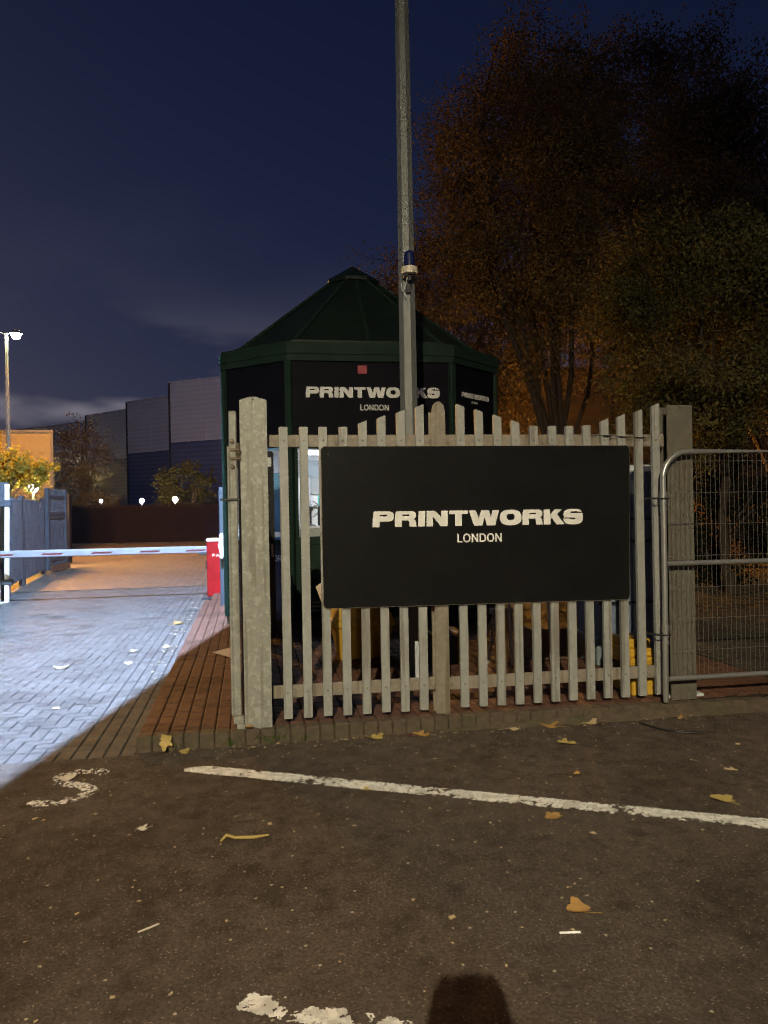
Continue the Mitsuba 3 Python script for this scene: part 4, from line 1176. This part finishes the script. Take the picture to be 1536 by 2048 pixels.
def globe(lbl, x, y, z, r, power, colour, weight, floor=0.0):
    k = thing('bulkhead_lamp', lbl, 'lamp')
    put(k + '__post', tube([(x, y + r * 0.5, floor), (x, y + r * 0.5, z - r * 0.6)], 0.04, 8), 'dark_trim')
    put(k + '__hood', lathe([(0, r * 1.35), (r * 0.5, r * 1.28), (r * 0.7, r * 1.05), (r * 0.65, r * 1.03), (0, r * 1.1)], (x, y, z), 14), 'dark_trim', 40)
    lamp(k + '__lens', ball((x, y, z), r, 2), power, colour, weight, math.pi * r * r)


WARM = (1.0, 0.72, 0.26)
globe('lit yellow lamp just above the tall gate leaf', -20.5, 85.0, 5.9, 0.36, 60, WARM, 0.8)
globe('brightest yellow lamp in front of the beige shed', -6.62, 25.6, 2.46, 0.17, 45, WARM, 0.8)
globe('lit yellow lamp at the left edge of the picture', -7.5, 25.7, 2.46, 0.15, 40, WARM, 0.8)
COOL = (1.0, 0.92, 0.72)
globe('far white lamp right of the other two above the dark fence', -3.99, 44.2, 2.36, 0.16, 22, COOL, 0.5)
globe('far white lamp in the middle of three above the dark fence', -5.82, 44.5, 2.32, 0.14, 15, COOL, 0.5)
globe('dimmest far white lamp left of the other two above the dark fence', -8.05, 44.9, 2.36, 0.10, 5, COOL, 0.4)
globe('sodium lamp glowing among the trees behind the black sign', 7.45, 18.2, 2.2, 0.12, 165, SOD, 1.5, 0.09)

# ------------------------------------------------------------------ trees


def bend(a, b, rng, k=0.12, n=6):
    a, b = np.asarray(a, float), np.asarray(b, float)
    t = np.linspace(0, 1, n)[:, None]
    L = np.linalg.norm(b - a)
    m = rng.normal(0, k * L, 3)
    m[2] += 0.10 * L
    p = a + (b - a) * t + m * np.sin(np.pi * t) * 0.6 + rng.normal(0, 0.012 * L, (n, 3)) * np.sin(np.pi * t)
    return p


def leaf_quads(cent, size, rng, droop=0.25):
    n = len(cent)
    d1 = rng.normal(0, 1, (n, 3))
    d1[:, 2] -= droop
    d1 /= np.linalg.norm(d1, axis=1, keepdims=True)
    d2 = np.cross(d1, rng.normal(0, 1, (n, 3)))
    d2 /= np.linalg.norm(d2, axis=1, keepdims=True)
    s = size * rng.uniform(0.6, 1.3, (n, 1))
    v = np.stack([cent - d1 * s * 0.55, cent + d2 * s * 0.30, cent + d1 * s * 0.55, cent - d2 * s * 0.30], 1).reshape(-1, 3)
    i = np.arange(n)[:, None] * 4
    return v, np.vstack([i + [0, 1, 2], i + [0, 2, 3]])


def tree(root, lbl, cat_, base, stems, centre, radii, clumps, leaves, size, mat, seed, trunk_r=0.12, spread=0.42, twigs=3, group=None, inner=0.25, thr=0.0, fork=1.0):
    rng = np.random.default_rng(seed)
    k = thing(root, lbl, cat_, group)
    base, centre, radii = np.array(base, float), np.array(centre, float), np.array(radii, float)
    wood, nodes, nr_ = [], [], []
    fk = base + [rng.normal(0, 0.1), rng.normal(0, 0.1), fork]
    tr = bend(base, fk, rng, 0.04)
    wood.append(tube(tr, np.linspace(trunk_r * 1.25, trunk_r, len(tr)), 9))
    wood.append(tube([base - [0, 0, 0.05], base + [0, 0, 0.12], base + [0, 0, 0.35]], [trunk_r * 1.8, trunk_r * 1.4, trunk_r * 1.2], 9))
    for s in range(stems):
        a = s * 2.4 + rng.uniform(0, 0.8)
        u = rng.uniform(0.35, 0.8)
        e = centre + radii * np.array([math.cos(a) * u, math.sin(a) * u, rng.uniform(0.2, 0.85)])
        p = bend(fk, e, rng, 0.07, 10)
        r = np.linspace(trunk_r * rng.uniform(0.45, 0.75), 0.012, 10)
        wood.append(tube(p, r, 7))
        nodes += list(p[2:])
        nr_ += list(r[2:])
    nodes, nr_ = np.array(nodes), np.array(nr_)
    cl = []
    while len(cl) < clumps:
        q = rng.normal(0, 1, 3)
        q = q / np.linalg.norm(q) * rng.uniform(inner, 1) ** (1 / 2.2)
        c = centre + q * radii
        lump = meshkit.fbm(c[None] * 0.75, 3, seed)[0]
        if np.linalg.norm(q) > 0.55 + 0.75 * lump or lump < thr:
            continue
        cl.append(c)
    cents = []
    per = leaves // clumps
    for c in cl:
        i = int(np.argmin(np.linalg.norm(nodes - c, axis=1) + 0.3 * np.maximum(0, nodes[:, 2] - c[2])))
        p = bend(nodes[i], c, rng, 0.10, 6)
        wood.append(tube(p, np.linspace(min(nr_[i] * 0.7, 0.03), 0.006, 6), 5, False))
        for _ in range(twigs):
            e = c + rng.normal(0, spread, 3) * [1, 1, 0.8]
            pp_ = bend(p[rng.integers(2, 6)], e, rng, 0.12, 5)
            wood.append(tube(pp_, np.linspace(0.008, 0.003, 5), 4, False))
            m = per // (twigs + 1)
            tt = rng.uniform(0.15, 1.1, m)
            cents.append(pp_[0] + (pp_[-1] - pp_[0]) * tt[:, None] + rng.normal(0, spread * 0.28, (m, 3)))
        cents.append(c + rng.normal(0, spread * 0.55, (per - per // (twigs + 1) * twigs, 3)))
    put(k + '__trunk', cat(wood), 'bark', 60)
    put(k + '__crown', leaf_quads(np.vstack(cents), size, rng), mat)
    stuff(k + '__crown')
    return k


tree('autumn_tree', 'tall amber autumn tree with forking stems right of the gatehouse', 'tree', (6.15, 14.3, 0.09), 11, (5.45, 14.4, 7.3), (2.15, 2.0, 3.5), 210, 92000, 0.058, 'leaf_amber', 5, 0.115, 0.48, 3, fork=1.9)
tree('autumn_tree', 'bushy orange lit tree spreading behind the gatehouse roof', 'tree', (4.9, 17.2, 0.09), 11, (4.6, 17.0, 4.9), (2.3, 1.5, 3.2), 170, 60000, 0.058, 'leaf_amber', 9, 0.085, 0.46, 5, fork=0.9)
tree('autumn_tree', 'tallest dark brown tree towering behind on the right', 'tree', (9.9, 17.0, 0.09), 11, (9.2, 17.0, 8.5), (3.6, 2.4, 4.4), 300, 120000, 0.075, 'leaf_brown', 14, 0.15, 0.55, 3, fork=2.6)
tree('evergreen_tree', 'low dark green tree nearest to the mesh barrier', 'tree', (7.75, 11.4, 0.09), 9, (7.0, 10.8, 4.15), (2.1, 1.4, 2.0), 150, 60000, 0.058, 'leaf_green', 21, 0.065, 0.34, 3, fork=1.9)
tree('autumn_tree', 'dark tree at the right edge of the picture', 'tree', (12.4, 16.6, 0.09), 9, (12.0, 16.4, 7.3), (2.9, 2.0, 4.6), 200, 76000, 0.078, 'leaf_brown', 33, 0.13, 0.52, 3, fork=2.0)
tree('shrub', 'dark shrub growing low behind the mesh barrier', 'shrub', (8.3, 12.6, 0.09), 8, (8.3, 12.7, 1.35), (2.6, 0.8, 1.25), 110, 30000, 0.07, 'leaf_dark', 41, 0.05, 0.28, 2, fork=0.3)
tree('bare_tree', 'half bare tree in front of the stepped warehouse', 'tree', (-10.0, 51.0, 0), 7, (-10.2, 51.0, 5.2), (1.8, 1.5, 2.6), 60, 3200, 0.15, 'leaf_brown', 52, 0.13, 0.5, 4, fork=1.8)
tree('leafy_tree', 'small leafy tree above the far white lamps', 'tree', (-3.4, 47.5, 0), 6, (-3.7, 47.5, 3.0), (1.75, 1.3, 1.5), 46, 5200, 0.15, 'leaf_green', 61, 0.09, 0.38, 2, fork=1.2)
tree('leafy_tree', 'small dark tree left of the bare tree trunk foot', 'tree', (-9.4, 49.0, 0), 4, (-9.4, 49.0, 2.3), (1.5, 1.0, 0.9), 26, 3600, 0.15, 'leaf_brown', 65, 0.06, 0.35, 2, fork=0.8)
tree('lamplit_tree', 'yellow lamp lit tree over the left fence', 'tree', (-7.3, 24.9, 0), 6, (-7.2, 25.0, 2.95), (1.45, 0.9, 0.48), 44, 5600, 0.12, 'leaf_yellow', 73, 0.06, 0.24, 2, fork=1.6)

# leaf litter on the yard under the trees
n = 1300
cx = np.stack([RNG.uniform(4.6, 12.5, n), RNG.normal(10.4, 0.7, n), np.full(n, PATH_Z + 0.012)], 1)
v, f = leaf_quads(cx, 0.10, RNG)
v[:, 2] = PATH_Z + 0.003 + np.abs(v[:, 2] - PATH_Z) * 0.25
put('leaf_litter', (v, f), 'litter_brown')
labels['leaf_litter'] = {'kind': 'stuff', 'label': 'fallen orange leaves littering the yard under the trees', 'category': 'leaves'}

# ------------------------------------------------------------------ fallen leaves and litter on the road


def leaf_shape(size, seed, lobes=5, curl=0.25, yaw=0.0, folded=0.0):
    lobes = (5, 3, 5, 4)[seed % 4]
    rng = np.random.default_rng(seed)
    out = []
    m = 40
    for i in range(m):
        t = i / m * 2 * math.pi
        l = abs(math.cos((t - math.pi / 2) * lobes / 2))
        r = 0.38 + 0.15 * l + 0.06 * math.sin(2 * t + seed) + rng.normal(0, 0.03)
        if abs(((t + math.pi / 2 + math.pi) % (2 * math.pi)) - math.pi) < 0.35:
            r *= 0.6
        out.append((r * math.cos(t) * 1.0, r * math.sin(t)))
    rings, v, f = 4, [], []
    v.append((0, 0, 0))
    for k_ in range(1, rings + 1):
        for x, y in out:
            v.append((x * k_ / rings, y * k_ / rings, 0))
    for i in range(m):
        j = (i + 1) % m
        f.append((0, 1 + i, 1 + j))
        for k_ in range(rings - 1):
            a, b = 1 + k_ * m, 1 + (k_ + 1) * m
            f += [(a + i, b + i, b + j), (a + i, b + j, a + j)]
    v = np.array(v, float)
    rr = np.linalg.norm(v[:, :2], axis=1)
    ph = rng.uniform(0, 6.28)
    th = np.arctan2(v[:, 1], v[:, 0])
    v[:, 2] = curl * rr ** 2 * (0.9 + 0.7 * np.sin(2 * th + ph)) + 0.05 * rng.normal(0, 1) * v[:, 0] + folded * np.abs(v[:, 0])
    v[:, 2] -= v[:, 2].min()
    v *= size
    c, s_ = math.cos(yaw), math.sin(yaw)
    stalk = tube([(0, -0.2 * size, 0.012 * size), (0.03 * size, -0.55 * size, 0.03 * size), (0.10 * size, -0.85 * size, 0.02 * size)], 0.012 * size, 5)
    v, f = cat([(v, f), (stalk[0], stalk[1])])
    v = v.copy()
    v[:, :2] = v[:, :2] @ np.array([[c, s_], [-s_, c]])
    return v, f


LEAVES = [
    ((-0.555, 5.180, 0.0), 0.105, 'fallen_yellow', 0.5, 'upright', 'yellow leaf propped against the kerb at the driveway corner'),
    ((-0.437, 5.145, 0), 0.085, 'fallen_yellow', 1.2, '', 'small yellow leaf lying at the kerb foot near the driveway corner'),
    ((1.139, 5.16, 0), 0.125, 'fallen_orange', 2.0, '', 'golden leaf at the kerb foot below the middle of the fence'),
    ((1.06, 5.17, 0), 0.05, 'stripe_red', 2.8, '', 'tiny red leaf scrap beside the golden leaf at the kerb'),
    ((0.818, 5.165, 0), 0.13, 'fallen_yellow', 3.9, '', 'greenish yellow leaf at the kerb foot left of the golden leaf'),
    ((2.07, 5.16, 0), 0.15, 'fallen_orange', 0.9, '', 'large orange leaf at the kerb below the right half of the fence'),
    ((2.361, 5.17, 0), 0.15, 'fallen_tan', 5.0, '', 'curled tan leaf at the kerb right of the large orange leaf'),
    ((1.80, 5.14, 0), 0.09, 'fallen_tan', 4.2, '', 'small dull leaf at the kerb left of the large orange leaf'),
    ((2.03, 4.755, 0), 0.12, 'fallen_yellow', 2.4, '', 'yellow leaf lying on the asphalt between kerb and white line'),
    ((1.85, 4.20, 0), 0.05, 'fallen_orange', 1.4, '', 'tiny orange leaf on the road just beyond the white line'),
    ((2.74, 4.06, 0), 0.075, 'fallen_tan', 3.3, '', 'small tan leaf on the road near the right edge beyond the white line'),
    ((2.414, 3.66, 0), 0.135, 'fallen_yellow', 0.3, '', 'broad yellow leaf on the road at the right beyond the white line'),
    ((1.475, 3.638, 0), 0.105, 'fallen_orange', 5.6, '', 'orange brown leaf on the road just below the white line'),
    ((0.622, 4.211, 0), 0.055, 'fallen_yellow', 4.4, '', 'small yellow leaf touching the lower edge of the white line'),
    ((1.215, 2.765, 0), 0.115, 'fallen_orange', 1.1, 'fold', 'big folded orange leaf in the lower right foreground'),
    ((-1.088, 4.79, 0), 0.12, 'fallen_pale', 0.2, '', 'pale leaf beside the painted letter on the road'),
    ((-0.542, 3.937, 0), 0.07, 'fallen_pale', 1.9, '', 'small pale leaf scrap on the road below the painted letter'),
    ((3.25, 5.6, 0.10), 0.11, 'fallen_tan', 1.0, '', 'tan leaf on the ground behind the mesh barrier'),
    ((-0.02, 5.238, 0.11), 0.07, 'fallen_orange', 2.2, '', 'small orange leaf at the foot of the left gate post'),
    ((3.06, 5.16, 0), 0.10, 'fallen_orange', 0.6, '', 'orange leaf at the kerb near the foot of the mesh barrier'),
    ((-1.9, 8.3, 0), 0.16, 'fallen_pale', 3.0, '', 'white lit leaf lying on the driveway at the first drain line'),
    ((-1.25, 8.35, 0), 0.11, 'fallen_pale', 1.7, '', 'white lit leaf on the driveway nearer the kerb at the first drain'),
    ((-1.55, 6.55, 0), 0.07, 'fallen_pale', 0.7, '', 'small white lit leaf on the near part of the driveway'),
    ((-1.0, 11.2, 0), 0.22, 'fallen_orange', 5.1, '', 'curled brown leaf on the driveway beside the kerb'),
    ((-0.95, 9.25, 0), 0.13, 'fallen_pale', 0.4, '', 'pale curled leaf by the kerb halfway up the driveway'),
    ((-1.30, 9.1, 0), 0.12, 'fallen_pale', 2.9, '', 'flat pale leaf on the driveway away from the kerb'),
]
for i, (pos, size, mat, yaw, mode, lbl) in enumerate(LEAVES):
    k = thing('fallen_leaf', lbl, 'leaf')
    v, f = leaf_shape(size * 0.88, 100 + i, 5, 0.42 if mode != 'fold' else 0.35, yaw, 0.30 if mode == 'fold' else 0.0)
    if mode == 'upright':
        v, f = rot((v, f), 68, (0, 0, 0), 0)
        v[:, 2] -= v[:, 2].min()
    put(k, (v + np.array(pos) + [0, 0, 0.005], f), mat, True)
k = thing('leaf_stalk', 'long dry yellow leaf stalk lying on the left of the road', 'stalk')
put(k, tube([(-0.155, 3.70, 0.008), (-0.13, 3.735, 0.02), (-0.09, 3.718, 0.012), (0.0, 3.705, 0.012), (0.07, 3.722, 0.010)], [0.006, 0.008, 0.007, 0.008, 0.004], 6), 'fallen_yellow', True)
k = thing('leaf_stalk', 'short pale stalk lying on the road at the lower left', 'stalk')
put(k, tube([(-0.43, 2.965, 0.006), (-0.39, 2.985, 0.008), (-0.36, 3.01, 0.006)], 0.0035, 6), 'fallen_pale', True)
k = thing('paper_stick', 'thin white paper stick lying on the road in the right foreground', 'stick')
put(k, tube([(1.085, 2.642, 0.006), (1.16, 2.632, 0.006)], 0.0042, 8), 'white_paint', True)
k = thing('cable_offcut', 'black curved cable lying on the road by the kerb', 'cable')
put(k, tube([(2.713, 5.073, 0.008), (2.74, 4.98, 0.008), (2.79, 4.87, 0.008), (2.88, 4.79, 0.008), (3.0, 4.765, 0.008)], 0.007, 7), 'black_plastic', True)
# tiny scraps
bits = []
for q_ in range(390):
    x, y = RNG.uniform(-2.2, 3.4), RNG.uniform(2.2, 5.18)
    if q_ > 230:
        x, y = RNG.uniform(-0.6, 3.8), 5.20 - abs(RNG.normal(0, 0.06))
    s = RNG.uniform(0.003, 0.011) * (1 + (RNG.random() < 0.1))
    a = RNG.uniform(0, 6.28)
    c, s2 = math.cos(a), math.sin(a)
    w = s * RNG.uniform(0.3, 0.9)
    z = 0.003 + RNG.uniform(0, 0.004)
    q = np.array([(-s, -w * 0.4, 0), (s * 0.4, -w, 0.002), (s, w * 0.5, 0), (-s * 0.3, w, 0.003)])
    q[:, :2] = q[:, :2] @ np.array([[c, s2], [-s2, c]])
    bits.append((q + [x, y, z], np.array([[0, 1, 2], [0, 2, 3]])))
put('road_scraps', cat(bits), 'fallen_tan')
labels['road_scraps'] = {'kind': 'stuff', 'label': 'tiny leaf crumbs and grit scattered over the asphalt', 'category': 'leaf crumbs'}
bits = []
for _ in range(45):
    t_ = RNG.random()
    x, y = -0.84 - abs(RNG.normal(0, 0.10)), RNG.uniform(7.5, 13.8)
    s = RNG.uniform(0.012, 0.04)
    a = RNG.uniform(0, 6.28)
    q = np.array([(-s, 0, 0), (0, -s * 0.6, 0.006), (s, 0, 0), (0, s * 0.6, 0.008)])
    q[:, :2] = q[:, :2] @ np.array([[math.cos(a), math.sin(a)], [-math.sin(a), math.cos(a)]])
    bits.append((q + [x, y, 0.006], np.array([[0, 1, 2], [0, 2, 3]])))
put('gutter_leaves', cat(bits), 'fallen_pale')
labels['gutter_leaves'] = {'kind': 'stuff', 'label': 'leaf scraps gathered along the driveway kerb', 'category': 'leaves'}

# ------------------------------------------------------------------ the photographer (their shadow falls into the picture)
import manifold3d as m3


def sphere_pts(c, r, n=10):
    t = trimesh.creation.icosphere(1, r).vertices
    return t + np.asarray(c, float)


def bones(chain, edge=0.02, its=8):
    parts = []
    for a, ra, b, rb in chain:
        parts.append(m3.Manifold.hull_points(np.vstack([sphere_pts(a, ra), sphere_pts(b, rb)])))
    m = m3.Manifold.batch_boolean(parts, m3.OpType.Add).refine_to_length(edge).to_mesh()
    t = trimesh.Trimesh(m.vert_properties[:, :3], m.tri_verts, process=True)
    trimesh.smoothing.filter_taubin(t, iterations=its)
    return t


ph = thing('person', 'person in a dark coat holding up a phone with both hands behind the viewpoint', 'person')
PT = lambda x, y, z: (x * rt + (y if y > -0.08 else y + 0.11) * np.array([fw[0], fw[1], 0]) + np.array([0, 0, z if y > -0.08 else z * 0.93]))   # right, forward, up from the viewer's feet
arms = []
for s in (-1, 1):
    arms += [(PT(s * 0.19, -0.40, 1.40), 0.065, PT(s * 0.27, -0.29, 1.22), 0.058), (PT(s * 0.27, -0.29, 1.22), 0.056, PT(s * 0.082, -0.06, 1.44), 0.033)]
coat = [(PT(-0.13, -0.41, 1.40), 0.085, PT(0.13, -0.41, 1.40), 0.085), (PT(0, -0.41, 1.36), 0.13, PT(0, -0.42, 1.12), 0.135), (PT(-0.06, -0.42, 1.25), 0.12, PT(0.06, -0.42, 1.25), 0.12),
        (PT(-0.07, -0.43, 0.95), 0.125, PT(0.07, -0.43, 0.95), 0.125), (PT(0, -0.42, 1.12), 0.135, PT(0, -0.43, 0.90), 0.14), (PT(0, -0.41, 1.42), 0.075, PT(0, -0.40, 1.50), 0.062)] + arms
t = bones(coat)
put(ph + '__coat', (t.vertices, t.faces), 'coat', True)
legs = []
for s in (-1, 1):
    legs += [(PT(s * 0.09, -0.43, 0.90), 0.095, PT(s * 0.11, -0.40, 0.50), 0.062), (PT(s * 0.11, -0.40, 0.50), 0.060, PT(s * 0.12, -0.44, 0.10), 0.042)]
t = bones(legs)
put(ph + '__trousers', (t.vertices, t.faces), 'jeans', True)
for s in (-1, 1):
    t = bones([(PT(s * 0.12, -0.46, 0.045), 0.042, PT(s * 0.13, -0.27, 0.032), 0.034)], 0.02, 4)
    put(ph + '__shoe', (t.vertices, t.faces), 'black_plastic', True)
hz = 1.625
head = [(PT(0, -0.40, 1.47), 0.052, PT(0, -0.39, 1.55), 0.055), (PT(0, -0.39, hz + 0.03), 0.092, PT(0, -0.34, hz - 0.02), 0.076), (PT(0, -0.33, hz - 0.05), 0.055, PT(0, -0.31, hz - 0.08), 0.040),
        (PT(0, -0.275, hz + 0.005), 0.010, PT(0, -0.252, hz - 0.025), 0.015), (PT(-0.085, -0.385, hz + 0.01), 0.018, PT(-0.088, -0.39, hz - 0.03), 0.013), (PT(0.085, -0.385, hz + 0.01), 0.018, PT(0.088, -0.39, hz - 0.03), 0.013)]
hand = []
for s in (-1, 1):
    w = PT(s * 0.082, -0.06, 1.44)
    palm = PT(s * 0.070, -0.030, 1.505)
    hand += [(w, 0.030, palm, 0.028), (palm, 0.028, PT(s * 0.060, -0.024, 1.545), 0.020)]
    for j, (dz, ln) in enumerate(((0.055, 0.9), (0.030, 1.0), (0.006, 0.95), (-0.016, 0.8))):
        k0 = PT(s * 0.056, -0.024, 1.505 + dz)
        k1 = PT(s * 0.062, -0.045, 1.507 + dz)
        k2 = PT(s * (0.062 - 0.030 * ln), -0.050, 1.508 + dz)
        hand += [(k0, 0.0105, k1, 0.0095), (k1, 0.0095, k2, 0.008)]
    hand += [(palm, 0.016, PT(s * 0.055, -0.014, 1.475), 0.012), (PT(s * 0.055, -0.014, 1.475), 0.012, PT(s * 0.034, -0.012, 1.492), 0.0095)]
for i, ch_ in enumerate((head, hand[:len(hand) // 2], hand[len(hand) // 2:])):
    t = bones(ch_, 0.012 if i == 0 else 0.006, 6 if i == 0 else 4)
    put(ph + ('__head' if i == 0 else '__hand'), (t.vertices, t.faces), 'skin', True)
for s in (-1, 1):
    put(ph + '__head__eye', ball(PT(s * 0.032, -0.272, hz + 0.015), 0.012, 2), 'white_paint', True)
t = bones([(PT(0, -0.415, hz + 0.05), 0.098, PT(0, -0.385, hz + 0.065), 0.092), (PT(0, -0.45, hz), 0.08, PT(0, -0.44, hz + 0.05), 0.09)], 0.015, 6)
put(ph + '__hair', (t.vertices, t.faces), 'hair', True)
pk = thing('phone', 'dark phone held upright at the viewpoint by the person', 'phone')
put(pk + '__body', frame(cb(-0.038, 0.038, -0.034, -0.025, 1.415, 1.572, 0.006), (0, 0, 0), rt, (fw[0], fw[1], 0), (0, 0, 1)), 'black_plastic')
put(pk + '__screen', frame(bx(-0.035, 0.035, -0.0352, -0.0345, 1.42, 1.567), (0, 0, 0), rt, (fw[0], fw[1], 0), (0, 0, 1)), 'slate_plastic')
